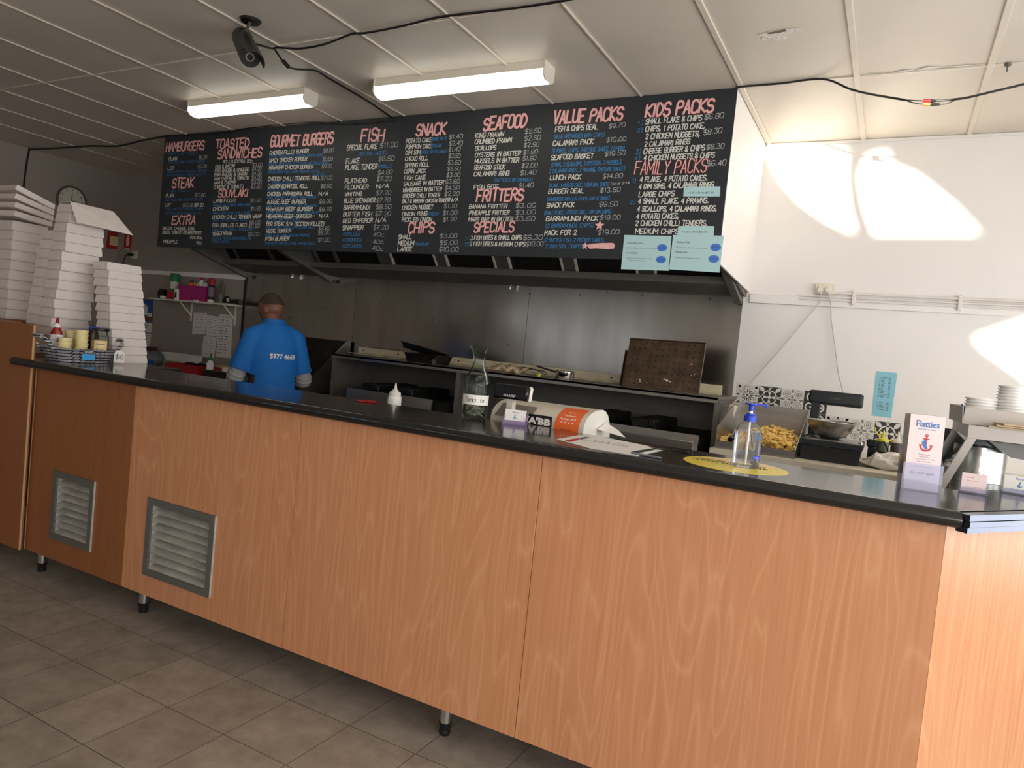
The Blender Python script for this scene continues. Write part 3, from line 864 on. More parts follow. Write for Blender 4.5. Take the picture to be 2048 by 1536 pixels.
hd = T('range_hood', 'dark steel range hood behind and below the menu board, with slanted filters', 'range hood', (-3.54, YW, 2.05))
def hp(x, y, z): return Vector((x + 3.54, y - YW, z - 2.05))
O('gutter', MB().poly([hp(-6.09, 5.02, 2.155), hp(-6.09, 5.02, 2.105), hp(-6.09, 5.30, 2.06), hp(-6.09, 5.362, 2.06), hp(-6.09, 5.362, 2.125), hp(-6.09, 5.10, 2.125)], (5.10, 0, 0)), M['hood'], hd, smooth=False)
for x, nm in ((-6.09, 'side_panel'), (-4.92, 'divider_panel'), (-1.035, 'side_panel')):
    O(nm, MB().poly([hp(x, 4.45, 2.30), hp(x, 4.66, 2.20), hp(x, 5.26, 2.03), hp(x, 5.36, 2.03), hp(x, 5.36, 3.0), hp(x, 4.45, 3.0)], (.012, 0, 0)).box(hp(x - .012, 4.62, 2.195), hp(x + .025, 4.66, 2.23)), M['hood'], hd, smooth=False)
    O('bottom_rail', MB().poly([hp(x - .02, 4.62, 2.20), hp(x - .02, 4.66, 2.175), hp(x - .02, 5.30, 2.00), hp(x - .02, 5.30, 2.03)], (.05, 0, 0)), M['hood'], hd, smooth=False)
O('front_plate', MB().box(hp(-6.08, YB + .02, 2.15), hp(-1.0, YB + .03, 3.0)), M['hood'], hd)
O('back_plate', MB().poly([hp(-6.08, 5.12, 2.13), hp(-6.08, 4.40, 2.95), hp(-6.08, 4.42, 2.97), hp(-6.08, 5.14, 2.15)], (5.08, 0, 0)), M['black_iron'], hd, smooth=False)
fx = [-5.95, -5.45, -4.86, -4.62, -4.10, -3.98, -3.50, -3.40, -2.92, -2.80, -2.32, -2.22, -1.72, -1.60, -1.08]
def slp(x, t, off): # point on the filter slope
    y = 5.115 - .70 * t; z = 2.13 + .80 * t
    return hp(x, y - off * .75, z - off * .66)
fm = mat('filter_mesh', (58, 56, 54), 0.5, 0.6, noise=(90, 0.6), stretch=(1, 1, 1))
for a, b in zip(fx[0::1], fx[1:]):
    if b - a < .2:
        O('filter_bridge', MB().poly([slp(a, 0, .002), slp(b, 0, .002), slp(b, .95, .002), slp(a, .95, .002)], slp(0, 0, .010) - slp(0, 0, 0)), M['alu'], hd, smooth=False)
        continue
    f = MB(); f.bm.faces.new([f.bm.verts.new(p) for p in (slp(a, 0, .004), slp(b, 0, .004), slp(b, .95, .004), slp(a, .95, .004))])
    ff = O('filter', f, fm, hd, smooth=False)
    fr_ = MB()
    for u in (a, b - .018): fr_.poly([slp(u, 0, .004), slp(u + .018, 0, .004), slp(u + .018, .95, .004), slp(u, .95, .004)], slp(0, 0, .014) - slp(0, 0, 0))
    O('filter_frame', fr_, M['fitting'] if a > -4.2 else M['hood'], ff, smooth=False)
pl = MB()
for a in (at_y(1020, 572, 5.30), at_y(584, 556, 5.30)):
    pl.box((a.x + 3.54 - .01, a.y - YW - .012, 0.0), (a.x + 3.54 + .01, a.y - YW + .012, .03))
    pl.box((a.x + 3.54 - .006, a.y - YW - .012, -.03), (a.x + 3.54 + .006, a.y - YW + .008, -.008))
O('drip_clip', pl, M['chrome'], hd)

# ------------------------------------------------------------------ fluorescent fittings
def fluoro(x0, x1, y, label):
    t = T('fluorescent_light', label, 'ceiling light', ((x0 + x1) / 2, y, HC), group='fluorescent battens on the ceiling')
    h = (x1 - x0) / 2; w = .062
    def prof(x, pts, l): return MB().poly([(x, a, b) for a, b in pts], (l, 0, 0))
    O('housing', prof(-h + .007, [(-w, 0), (-w, -.045), (w, -.045), (w, 0)], 2 * h - .014), M['fitting'], t, smooth=False)
    d = [(-w, -.045), (-w - .002, -.075), (-w + .02, -.098), (-.02, -.106), (.02, -.106), (w - .02, -.098), (w + .002, -.075), (w, -.045)]
    O('diffuser', prof(-h + .008, d, 2 * h - .016), M['tube'], t, ang=60)
    for s in (-1, 1):
        e = [(-w - .004, 0), (-w - .006, -.078), (-w + .02, -.102), (w - .02, -.102), (w + .006, -.078), (w + .004, 0)]
        O('end_cap', prof(s * h - (.008 if s > 0 else 0), e, .008), M['fitting'], t, smooth=False)
fluoro(-4.943, -3.741, 3.695, 'shorter-looking lit fluorescent batten near the black camera')
fluoro(-3.146, -1.912, 3.70, 'lit fluorescent batten above the snack and seafood columns')

# ------------------------------------------------------------------ security camera and cables
p = at_z(501, 40, HC)
t = T('security_camera', 'black bullet security camera hanging from the ceiling near the fluorescent lights', 'security camera', p)
O('mount_plate', MB().cyl((0, 0, 0), (0, 0, -.012), .058, .05, n=28), M['black'], t)
rear = at_y(483, 76, 2.84) - p; front = at_y(500, 114, 2.62) - p; ax = (front - rear).normalized()
O('stem', MB().cyl((0, 0, -.01), rear.lerp(front, .25) + Vector((0, 0, .045)), .009, n=12), M['alu'], t)
b = MB().cyl(rear, front, .052, .052, n=28); b.cyl(rear - ax * .02, rear + ax * .001, .035, .0515, n=28)
body = O('camera_body', b, M['black'], t)
u0 = Vector((.8, 0, .45)); u0 = (u0 - ax * u0.dot(ax)).normalized(); s0 = ax.cross(u0)
def arc(f_): 
    c_ = rear.lerp(front, f_)
    return [c_ + (u0 * math.cos(R(g)) + s0 * math.sin(R(g))) * .0545 for g in range(-70, 71, 14)] + [c_ + (u0 * math.cos(R(g)) + s0 * math.sin(R(g))) * .060 for g in range(70, -71, -14)]
O('sun_hood', MB().loft([arc(.05), arc(1.28)]), M['black'], t)
O('lens', MB().cyl(front, front + ax * .006, .016, n=20), M['lens'], body)
O('lens_ring', MB().cyl(front, front + ax * .003, .022, n=20), M['led_ring'], body)
def cable(name, pts, r, mt, label, cat='cable', n=6):
    P = [Vector(q) for q in pts]; out = []
    for i in range(len(P) - 1):       # catmull-rom
        a = P[max(i - 1, 0)]; b_ = P[i]; c = P[i + 1]; d = P[min(i + 2, len(P) - 1)]
        for k_ in range(6):
            s = k_ / 6
            out.append(.5 * ((2 * b_) + (c - a) * s + (2 * a - 5 * b_ + 4 * c - d) * s * s + (3 * b_ - a - 3 * c + d) * s ** 3))
    out.append(P[-1])
    c0 = P[0].copy()
    return tag(O(name, MB().tube([q - c0 for q in out], r, n), mt, loc=c0), label, cat)
zc = HC - .016
def cz(px, py, dz=0): q = at_z(px, py, HC - .014 - dz); return q
cable('camera_cable', [rear.lerp(front, .1) + p, at_y(525, 92, 2.95), at_y(545, 97, 3.0), cz(555, 95), cz(600, 97, .03), cz(650, 88, .03), cz(703, 68), cz(730, 66), cz(800, 53, .01), cz(880, 34, .0), cz(1000, 20), cz(1100, 6), cz(1160, -5)], .006, M['black'], 'black cable running along the ceiling seam from the security camera')
cable('branch_cable', [cz(548, 96), at_z(560, 115, HC - .07), at_z(572, 130, HC - .10), at_z(590, 138, HC - .07), cz(630, 141, .02), cz(655, 155), cz(700, 181), cz(740, 205), cz(785, 236)], .006, M['black'], 'black cable drooping from the camera back towards the menu board')
cable('joint_plug', [at_z(566, 122, HC - .085), at_z(577, 134, HC - .10)], .012, M['rubber'], 'black rubber plug joint in the drooping cable beside the camera', 'cable plug')
lc = [at_y(330, 271, YB - .012), at_y(420, 268, YB - .02), at_y(500, 256, YB - .02), at_y(610, 245, YB - .03), at_y(700, 247, YB - .02), at_y(785, 240, YB - .02)]
cable('board_cable', lc, .005, M['black'], 'thin dark cable draped along the top edge of the menu board')
cable('corner_cable', [at_x(45, 400, XL + .012), at_x(50, 350, XL + .012), at_x(58, 302, XL + .015), cz(62, 299), cz(120, 296, .02), cz(180, 292, .0), cz(235, 292, .03), cz(290, 280), cz(330, 273)], .009, M['black'], 'thick black cable up the left wall and along the dim ceiling to the board')
# cable slung across the right ceiling with coloured connectors
yq = 4.245
a = [at_z(1473, 174, HC - .012), at_z(1560, 167, HC - .012), at_z(1645, 158, HC - .012), at_y(1700, 178, 4.2), at_y(1740, 188, 4.15), at_y(1810, 200, 4.1)]
cable('slung_cable', a, .0055, M['black'], 'black cable drooping from the ceiling right of the menu board')
cable('slung_cable', [at_y(1810, 200, 4.1), at_y(1830, 201, 4.1), at_y(1846, 201.5, 4.1)], .003, M['black'], 'upper thin strand leading to the red connector')
cable('slung_cable', [at_y(1810, 200, 4.1), at_y(1828, 206, 4.1), at_y(1846, 208.5, 4.1)], .003, M['black'], 'lower thin strand leading to the yellow connector')
cable('slung_cable', [at_y(1872, 201.5, 4.1), at_y(1905, 199, 4.1), at_y(1935, 195, 4.1), at_y(1990, 182, 4.1), at_y(2048, 168, 4.1), at_y(2150, 140, 4.1)], .0055, M['black'], 'black cable rising from the coloured connectors to the right')
cable('slung_cable', [at_y(1880, 209, 4.1), at_y(1895, 207, 4.1), at_y(1912, 199, 4.1)], .003, M['black'], 'short thin strand right of the yellow connector')
for py, mt_, nm in ((201.5, 'red', 'red'), (208.5, 'gold', 'yellow')):
    q0, q1, q2 = at_y(1846, py, 4.1), at_y(1861, py + .2, 4.1), at_y(1880 if nm == 'yellow' else 1873, py + .4, 4.1)
    t = T('cable_connector', nm + ' and black video connector hanging in the slung cable', 'connector', q0)
    O('coloured_sleeve', MB().cyl((0, 0, 0), q1 - q0, .009, n=14), M[mt_], t)
    O('black_sleeve', MB().cyl(q1 - q0, q2 - q0, .009, .005, n=14), M['rubber'], t)
hk = at_z(2016, 127, HC)
tag(O('ceiling_hook', MB().lathe([(.0, 0), (.02, -.002), (.014, -.012), (.004, -.016), (.004, -.04), (0, -.042)], 14), M['alu'], loc=hk), 'small grey screw hook in the ceiling at the far right', 'hook')

# ------------------------------------------------------------------ service counter
CZ = 1.2
FY, NY = 2.228, 2.168
ct = T('service_counter', 'long beech laminate service counter on short steel legs', 'counter', (-2.0, FY, 0))
CO = Vector((-2.0, FY, 0))
seams = [-4.118, -3.258, -2.155, -1.03, .172]
VENTS = {0: (-3.885 + 2, -3.523 + 2, .262, .628), 1: (-3.095 + 2, -2.618 + 2, .25, .628)}
for i, (a, b_) in enumerate(zip(seams, seams[1:])):
    x0, x1 = a + 2 + .0012, b_ + 2 - .0012; pb = MB()
    if i in VENTS:
        v0, v1, z0, z1 = VENTS[i]; v0 += .02; v1 -= .02; z0 += .02; z1 -= .02
        for q in ((x0, .148, v0, 1.155), (v1, .148, x1, 1.155), (v0, .148, v1, z0), (v0, z1, v1, 1.155)): pb.box((q[0], 0, q[1]), (q[2], .02, q[3]))
    else: pb.box((x0, 0, .148), (x1, .02, 1.155), .0008)
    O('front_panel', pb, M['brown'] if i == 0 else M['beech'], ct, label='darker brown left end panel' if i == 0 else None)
ud = Vector((.574, .819, 0)); un = Vector((.819, -.574, 0))      # along and out of the angled end
q0 = Vector((.172 + 2, 0, 0)); q1 = q0 + ud * .95
O('angled_panel', MB().poly([q0 + Vector((0, 0, .148)), q1 + Vector((0, 0, .148)), q1 + Vector((0, 0, 1.155)), q0 + Vector((0, 0, 1.155))], -un * .02), M['beech'], ct, smooth=False)
ed = MB().box((-4.124 + 2, -.001, .148), (-4.118 + 2, .02, 1.166))
O('end_edge', ed, M['edge'], ct, label='pale raw edge of the end panel')
O('back_panel', MB().box((-4.1 + 2, .36, .148), (.12 + 2, .38, 1.15)).box((-4.1 + 2, .02, .16), (.12 + 2, .36, .18)), M['brown'], ct)
def leg(x, y):
    l = O('leg', MB().cyl((x, y, .05), (x, y, .160), .024, n=24), M['chrome'], ct)
    O('foot', MB().lathe([(0, 0), (.02, 0), (.023, .012), (.018, .02), (.022, .034), (.026, .05), (0, .05)], 20, (x, y, 0)), M['rubber'], l)
for px, py in ((105, 1137), (292, 1222), (883, 1472)):
    g = at_z(px, py, 0); leg(g.x + 2, .10)
leg(.25 + 2 - .05, .22); leg(.45 + 2, .62)
for x in (-3.9, -2.6, -1.3, 0): leg(x + 2, .34)
def vent(x0, x1, z0, z1, nl, dirty):
    f = MB(); fw = .032; y = -.008
    for a, b_ in (((x0, y, z0), (x1, .004, z0 + fw)), ((x0, y, z1 - fw), (x1, .004, z1)), ((x0, y, z0 + fw), (x0 + fw, .004, z1 - fw)), ((x1 - fw, y, z0 + fw), (x1, .004, z1 - fw))):
        f.box(a, b_)
    v = O('vent_grille', f, M['alu'], ct)
    O('side_lip', MB().box((x1, y, z0), (x1 + .004, .004, z1)), M['alu_light'], v)
    O('cavity', MB().box((x0 + .01, .085, z0 + .01), (x1 - .01, .09, z1 - .01)).box((x0 + fw - .008, .0, z0 + fw), (x0 + fw - .004, .085, z1 - fw)), M['alu_light'], v)
    n = nl; pitch = (z1 - z0 - 2 * fw) / n
    for i in range(n):
        z = z0 + fw + pitch * i
        O('louvre', MB().poly([(x0 + fw - .004, -.002, z + .004), (x0 + fw - .004, .000, z), (x0 + fw - .004, .080, z + pitch * .80), (x0 + fw - .004, .078, z + pitch * .86)], (x1 - x0 - 2 * fw + .008, 0, 0)), M['louvre'], v, smooth=False)
vent(-3.885 + 2, -3.523 + 2, .262, .628, 8, 1)
vent(-3.095 + 2, -2.618 + 2, .25, .628, 8, 0)

# worktop: continuous black laminate with a rounded nose, steel trim on the angled end
bx = .215
def off(pl, d):  # offset front line inwards
    return pl
front_line = [Vector((-4.27, NY, 0)), Vector((.200, NY, 0)), Vector((.200, NY, 0)) + ud * 1.0]
back_line = [Vector((bx, 2.672, 0)) + ud * .62, Vector((bx, 2.672, 0)), Vector((-3.74, 2.672, 0)), Vector((-3.74, 2.84, 0)), Vector((-4.27, 2.84, 0))]
wt = T('worktop', 'glossy black laminate worktop with rounded front edge along the whole counter', 'worktop', (-2.0, 2.4, CZ))
WO = Vector((-2.0, 2.4, 0))
nose = .022
top_poly = [front_line[0] + Vector((0, nose, 0)), front_line[1] + Vector((-.012, nose, 0)), front_line[2] - un * nose] + back_line
O('top', MB().poly([q - WO + Vector((0, 0, -.044)) for q in top_poly], (0, 0, .044)), M['black_top'], wt, smooth=False)
rings = []
for q, nrm in ((front_line[0] + Vector((-.0, 0, 0)), Vector((0, -1, 0))), (front_line[1], Vector((.30, -1.0, 0)))):
    c = q - WO - nrm * nose
    rings.append([c + nrm * (nose * math.cos(a)) + Vector((0, 0, -.022 + .0222 * math.sin(a))) for a in [R(u) for u in range(-90, 91, 15)]] + [c + Vector((0, 0, .0002)) - nrm * .004, c + Vector((0, 0, -.044)) - nrm * .004])
# tuck the left end round
c = front_line[0] - WO + Vector((0, nose, 0))
O('rounded_nose', MB().loft(rings), M['black_top'], wt, ang=50)
O('left_nose', MB().cyl(c + Vector((0, 0, -.022)), c + Vector((0, .62, -.022)), .0221, n=24).ball(c + Vector((0, 0, -.022)), .0221), M['black_top'], wt)
tr = MB()
for z0, z1, o_ in ((-.018, -.002, .0), (-.034, -.020, .002), (-.05, -.036, -.003)):
    tr.poly([front_line[1] - WO + un * .014 + un * o_ + ud * .006 + Vector((0, 0, z0)), front_line[2] - WO + un * o_ + un * .014 + Vector((0, 0, z0)), front_line[2] - WO + un * o_ + un * .014 + Vector((0, 0, z1)), front_line[1] - WO + un * o_ + un * .014 + ud * .006 + Vector((0, 0, z1))], -un * .03)
O('edge_trim', tr, M['trim_metal'], wt, smooth=False, label='ribbed steel edge trim on the angled end')

# brown cabinet at the far left
cb = T('brown_cabinet', 'tall brown laminate cabinet at the left end of the counter', 'cabinet', (-4.8, 2.33, 0))
CX = 4.8; CY = -2.33
O('front_panel', MB().box((-5.6 + CX, 2.196 + CY, .148), (-4.118 + CX, 2.214 + CY, 1.388)), M['brown'], cb)
O('side_edge', MB().box((-4.118 + CX, 2.195 + CY, .148), (-4.111 + CX, 2.204 + CY, 1.388), .001), M['edge'], cb, label='pale edge strip of the front panel')
O('carcass', MB().box((-5.6 + CX, 2.214 + CY, .15), (-4.70 + CX, 2.44 + CY, 1.386)).box((-5.6 + CX, 2.44 + CY, .15), (-5.0 + CX, 2.85 + CY, 1.386)), M['brown'], cb)
for x in (-4.62, -5.4):
    O('foot', MB().box((x + CX, 2.25 + CY, 0), (x + .07 + CX, 2.32 + CY, .15)), M['brown_card'], cb)

# ------------------------------------------------------------------ boxes stacked at the left end
def flat_box(sx, sy, sz):
    """A closed folded carton: tray with an overhanging lid edge and side flaps."""
    mb = MB()
    mb.poly([(-sx / 2 + .004, -sy / 2 + .004, 0), (sx / 2 - .004, -sy / 2 + .004, 0), (sx / 2 - .004, sy / 2 - .004, 0), (-sx / 2 + .004, sy / 2 - .004, 0)], (0, 0, sz * .5))
    lo = [(-sx / 2, -sy / 2, sz * .10), (sx / 2, -sy / 2, sz * .10), (sx / 2, sy / 2, sz * .10), (-sx / 2, sy / 2, sz * .10)]
    hi = [(-sx / 2 + .006, -sy / 2 + .006, sz - .001), (sx / 2 - .006, -sy / 2 + .006, sz - .001), (sx / 2 - .006, sy / 2 - .006, sz - .001), (-sx / 2 + .006, sy / 2 - .006, sz - .001)]
    mb.loft([[Vector(q) for q in lo], [Vector(q) for q in hi]])
    mb.poly([(-sx * .32, -sy / 2 - .003, sz * .06), (sx * .30, -sy / 2 - .003, sz * .14), (sx * .28, -sy / 2 - .001, sz * .45), (-sx * .3, -sy / 2 - .001, sz * .4)], (0, .002, 0))
    return mb
def stack(n, sx, sy, sz, base, lean, jitter, where, group, yaw=0):
    me = flat_box(sx, sy, sz).mesh('takeaway_box', M['card'], smooth=False)
    P = []
    for i in range(n):
        x = base[0] + lean[0] * i + rnd.uniform(-1, 1) * jitter; y = base[1] + lean[1] * i + rnd.uniform(-1, 1) * jitter
        o = O('takeaway_box', me, None, loc=(x, y, base[2] + sz * i + .0004 * i)); o.rotation_euler.z = yaw + rnd.uniform(-1, 1) * .035
        tag(o, 'white cardboard takeaway box, %s %s' % (ORD[n - 1 - i], where), 'box', group)
        P.append(o)
    return P
stack(10, .19, .225, .0635, (-5.195, 2.655, 1.389), (.0010, .0005), .004, 'in the straight stack on the brown cabinet', 'boxes stacked on the brown cabinet')
# four boxes tipped over on top of that stack, fanned open towards the left
me = flat_box(.30, .25, .036).mesh('takeaway_box', M['card'], smooth=False)
for i in range(4):
    a = R(-5 - 4.5 * i); piv = Vector((-5.19, 2.76, 2.030 + .0365 * i)); mid = Matrix.Rotation(a, 3, 'X') @ Vector((0, -.125, 0))
    o = O('takeaway_box', me, None, loc=piv + mid + Vector((.01 * i, 0, .0))); o.rotation_euler = (a, R(1), R(4 - 3 * i))
    tag(o, 'white cardboard box tipped sideways, %s of the slumped pile' % ORD[3 - i], 'box', 'tipped boxes above the cabinet')
stack(15, .142, .232, .0573, (-4.590, 2.615, 1.2), (.0078, .0006), .005, 'in the tallest leaning stack', 'boxes in the tallest leaning stack')
stack(13, .142, .232, .0582, (-4.738, 2.62, 1.2), (.0078, .0006), .005, 'in the stack behind the tallest one', 'boxes behind the tallest stack')
t = T('open_box', 'white cardboard box with its lid flopped open on top of the tallest stack', 'box', (-4.472, 2.625, 1.2 + .0577 * 15))
O('tray', flat_box(.142, .232, .055), M['card'], t, smooth=False)
O('lid', MB().poly([(-.05, -.116, .058), (.065, -.116, .062), (.065, .13, .060), (-.05, .12, .057)], (0, 0, .003))
  .poly([(.065, -.118, .062), (.165, -.13, -.06), (.20, .20, -.075), (.065, .15, .060)], (0, 0, .003)), M['card'], t, smooth=False)
stack(12, .145, .225, .0495, (-4.150, 2.74, 1.2), (-.0105, .0), .003, 'in the short stack on the black worktop', 'boxes in the short stack on the worktop')

# ------------------------------------------------------------------ basket of sauces
bk = T('sauce_basket', 'grey woven basket tray of sauces with looped handles on the worktop', 'basket', (-4.085, 2.428, CZ), R(92))
BSC = 1.3; bk.scale = (1.08, BSC, BSC)
def ring(hx, hy, z, n=40, p=3.2):
    out = []
    for i in range(n):
        a = 2 * math.pi * i / n; c, s = math.cos(a), math.sin(a)
        out.append(Vector((hx * math.copysign(abs(c) ** (2 / p), c), hy * math.copysign(abs(s) ** (2 / p), s), z)))
    return out
wv = mat('woven_basket', (196, 194, 198), 0.5)
nt = wv.node_tree; bb = nt.nodes['Principled BSDF']; tc = nt.nodes.new('ShaderNodeTexCoord'); mp = nt.nodes.new('ShaderNodeMapping')
mp.inputs['Rotation'].default_value = (0, R(0), R(45)); mp.inputs['Scale'].default_value = (1, 1, 1.0); nt.links.new(tc.outputs['Object'], mp.inputs[0])
br = nt.nodes.new('ShaderNodeTexBrick'); br.offset = .5; br.inputs['Scale'].default_value = 1; br.inputs['Brick Width'].default_value = .026; br.inputs['Row Height'].default_value = .013; br.inputs['Mortar Size'].default_value = .0022
br.inputs['Color1'].default_value = lin((190, 188, 192)); br.inputs['Color2'].default_value = lin((160, 158, 162)); br.inputs['Mortar'].default_value = lin((34, 33, 36))
sepv = nt.nodes.new('ShaderNodeSeparateXYZ'); comb = nt.nodes.new('ShaderNodeCombineXYZ'); add = nt.nodes.new('ShaderNodeMath')
nt.links.new(tc.outputs['Object'], sepv.inputs[0]); nt.links.new(sepv.outputs[0], add.inputs[0]); nt.links.new(sepv.outputs[1], add.inputs[1])
nt.links.new(add.outputs[0], comb.inputs[0]); nt.links.new(sepv.outputs[2], comb.inputs[1]); nt.links.new(comb.outputs[0], br.inputs['Vector'])
nt.links.new(br.outputs['Color'], bb.inputs['Base Color'])
bmb = MB(); bmb.loft([ring(.13, .085, .0), ring(.14, .093, .012), ring(.165, .112, .05), ring(.18, .124, .062), ring(.176, .120, .060), ring(.158, .106, .046), ring(.128, .083, .006)], caps=True)
O('woven_tray', bmb, wv, bk)
O('inner_liner', MB().loft([ring(.150, .100, .030), ring(.158, .107, .045)]), M['wicker_dark'], bk)
for s in (-1, 1):
    O('handle', MB().tube([(s * .165, -.05, .055), (s * .20, -.052, .085), (s * .215, -.03, .105), (s * .215, .03, .105), (s * .20, .052, .085), (s * .165, .05, .055)], .009, 8), wv, bk)
def on_basket(u, v, z=.0465):   # u along the counter as seen from the front, v towards the back
    return Vector((-4.085 + (.51 * u - .86 * v) * BSC, 2.428 + (.86 * u + .51 * v) * BSC, CZ + z * BSC))
t = T('sauce_bottle', 'red ketchup squeeze bottle with white collar in the basket', 'sauce bottle', on_basket(-.085, .0), R(55))
O('bottle_body', MB().loft([[Vector((rx * math.cos(2 * math.pi * i / 28), ry * math.sin(2 * math.pi * i / 28), z)) for i in range(28)] for rx, ry, z in ((.030, .020, 0), (.034, .023, .006), (.035, .024, .06), (.032, .022, .10), (.020, .018, .128), (.016, .016, .136))]), M['ketchup'], t)
O('collar', MB().lathe([(.0, .134), (.019, .134), (.019, .152), (.012, .158), (0, .158)], 24), M['white_plastic'], t)
O('nozzle', MB().lathe([(.0, .157), (.012, .157), (.007, .186), (.0045, .192), (0, .192)], 20), M['ketchup'], t)
O('paper_label', MB().loft([[Vector((rx * math.cos(a), ry * math.sin(a), z)) for a in [R(u) for u in range(-170, -9, 10)] + [R(u) for u in range(-10, -171, -10)] for rx, ry in ((rx0 + (.0006 if True else 0), ry0 + .0006),)] for rx0, ry0, z in ((.0345, .0235, .012), (.0352, .0242, .06), (.0335, .0232, .09))]), M['paper'], t)
lettering('TOMATO', 'ink', t, fr(0, -.0262, .078), .030, .005); 
O('nutrition_panel', MB().box((.004, -.0262, .045), (.020, -.0255, .07)), M['grey_ink'], t)
t = T('sauce_bottle', 'dark sauce bottle with royal blue lid at the back of the basket', 'sauce bottle', on_basket(.052, .06), R(30))
O('bottle_body', MB().lathe([(0, 0), (.030, 0), (.032, .01), (.032, .095), (.026, .12), (.018, .135), (0, .135)], 28), M['choc'], t)
O('screw_collar', MB().lathe([(0, .134), (.024, .134), (.025, .155), (.016, .158), (0, .158)], 24), M['blue_plastic'], t)
O('nozzle', MB().lathe([(0, .157), (.012, .157), (.006, .186), (0, .190)], 20), M['choc'], t)
t = T('spice_jar', 'glass jar of amber seasoning with tan label and black lid in the basket', 'jar', on_basket(.078, -.022), R(55))
O('jar_glass', MB().lathe([(0, 0), (.033, 0), (.036, .006), (.036, .068), (.030, .088), (.027, .096), (.0255, .096), (.028, .087), (.0345, .068), (.0345, .008), (.032, .003), (0, .003)], 32), M['glass'], t)
O('seasoning', MB().lathe([(0, .004), (.033, .004), (.034, .01), (.034, .052), (.02, .058), (0, .056)], 28), M['amber'], t, label='amber seasoning filling')
O('lid', MB().lathe([(0, .096), (.034, .096), (.035, .098), (.035, .106), (.034, .108), (0, .108)], 32), M['black'], t)
O('paper_label', MB().loft([[Vector((r_ * math.cos(a), r_ * math.sin(a), z)) for r_, aa in ((.0363, 1), (.0369, -1)) for a in [R(-80 + aa * u) for u in range(-42, 43, 6)]] for z in (.006, .054)]), M['label_tan'], t)
lettering('Gourmet', 'ink', t, fr(.004, -.0375, .036, 10), .034, .008); lettering('SEASONING', 'ink', t, fr(.004, -.0375, .016, 10), .03, .005)
tub = MB().lathe([(0, 0), (.029, 0), (.0315, .016), (.033, .017), (.033, .022), (.031, .0225), (0, .0205)], 28).mesh('sauce_tub', M['cream_tub'])
def tubs(n, dx, dy, where, grp='tubs of mayonnaise in the basket'):
    for i in range(n):
        q = on_basket(dx + rnd.uniform(-.002, .002), dy, .0465 + .0186 * i); o = O('sauce_tub', tub, None, loc=q)
        tag(o, 'small cream sauce tub, %s %s' % (ORD[n - 1 - i], where), 'sauce tub', grp)
tubs(5, .008, -.02, 'of the tall stack in the basket')
tubs(3, -.052, -.062, 'of the low front stack in the basket')
o = O('sauce_tub', MB().lathe([(0, 0), (.030, 0), (.033, .095), (.034, .097), (.034, .103), (0, .103)], 28), M['cream_tub'], loc=on_basket(-.03, .050)); tag(o, 'tall cream tub standing behind the tub stacks in the basket', 'sauce tub', 'tubs of mayonnaise in the basket')
t = T('price_tag', 'black and blue price tag reading $5.00 clipped to the basket front', 'price tag', Vector((-4.085 + .172, 2.428 - .045, CZ + .022)), R(72))
O('blue_card', MB().box((-.034, -.0015, .0), (.034, .0015, .036)), M['sky_plastic'], t)
hb = [(-.03, -.001, .036)] + [(.03 * math.cos(R(a)), -.001, .038 + .030 * math.sin(R(a))) for a in range(180, -1, -15)] + [(.03, -.001, .036)]
O('black_top', MB().poly(hb, (0, .002, 0)), M['black'], t, smooth=False); lettering('$5.00', 'white_paint', t, fr(0, -.0022, .043), .040, .014)
t = T('price_tag', 'white arched price tag reading $10 clipped to the right of the basket', 'price tag', Vector((-4.085 + .145, 2.428 + .150, CZ + .012)), R(62))
hb = [(-.028, 0, 0)] + [(.028 * math.cos(R(a)), 0, .052 + .026 * math.sin(R(a))) for a in range(180, -1, -15)] + [(.028, 0, 0)]
O('card', MB().poly(hb, (0, .0015, 0)), M['paper'], t, smooth=False)
hm = MB(); letter(hm, '$10', (-.02, -.0008, .024), (.02, -.0008, .024), (0, 0, .026), .003, (0, -1, 0)); O('lettering', hm, M['ink'], t, smooth=False, fix=False)

for o in list(COL.objects):
    if o.parent is None and o.name.split('.')[0] in ('sauce_bottle', 'spice_jar', 'sauce_tub', 'price_tag'):
        k_ = {'spice_jar': 1.3, 'sauce_tub': 1.05, 'price_tag': .92}.get(o.name.split('.')[0], .93); o.scale = (k_, k_, k_)
# ------------------------------------------------------------------ carafe of coins
cp = at_z(950, 834, CZ); CAR = Vector((-1.548, 2.612, CZ))
t = T('tip_carafe', 'glass carafe of coins with a handwritten Thanks for label on the counter', 'carafe', CAR)
prof = [(0, .004), (.040, .0), (.051, .003), (.054, .012), (.0535, .10), (.0545, .145), (.052, .165), (.043, .190), (.031, .215), (.0255, .235), (.0262, .262), (.034, .290), (.0470, .302), (.0485, .305), (.0475, .308),
        (.0455, .307), (.032, .289), (.0238, .262), (.0232, .235), (.0288, .214), (.0405, .189), (.0495, .164), (.052, .145), (.051, .10), (.0515, .016), (.047, .010), (0, .010)]
O('glass', MB().lathe(prof, 48), M['glass'], t)
md = MB()
for r_ in (.0195, .012): md.tube([Vector((.0195 * 0 + r_ * math.cos(a), 0, .0 + r_ * math.sin(a))) for a in [R(u) for u in range(0, 361, 20)]], .002, 6)
md.cyl((0, .001, 0), (0, -.001, 0), .018, n=20)
dirv = (Vector((0, 0, 0)) - Vector((CAR.x, CAR.y, 0))).normalized(); az = math.atan2(dirv.x, -dirv.y) + R(14)
md.xf(Matrix.Rotation(az, 4, 'Z') @ Matrix.Translation((0, -.0515, .165)) @ Matrix.Rotation(R(-14), 4, 'X'))
O('embossed_medallion', md, M['glass'], t)
a0 = math.atan2(dirv.y, dirv.x)
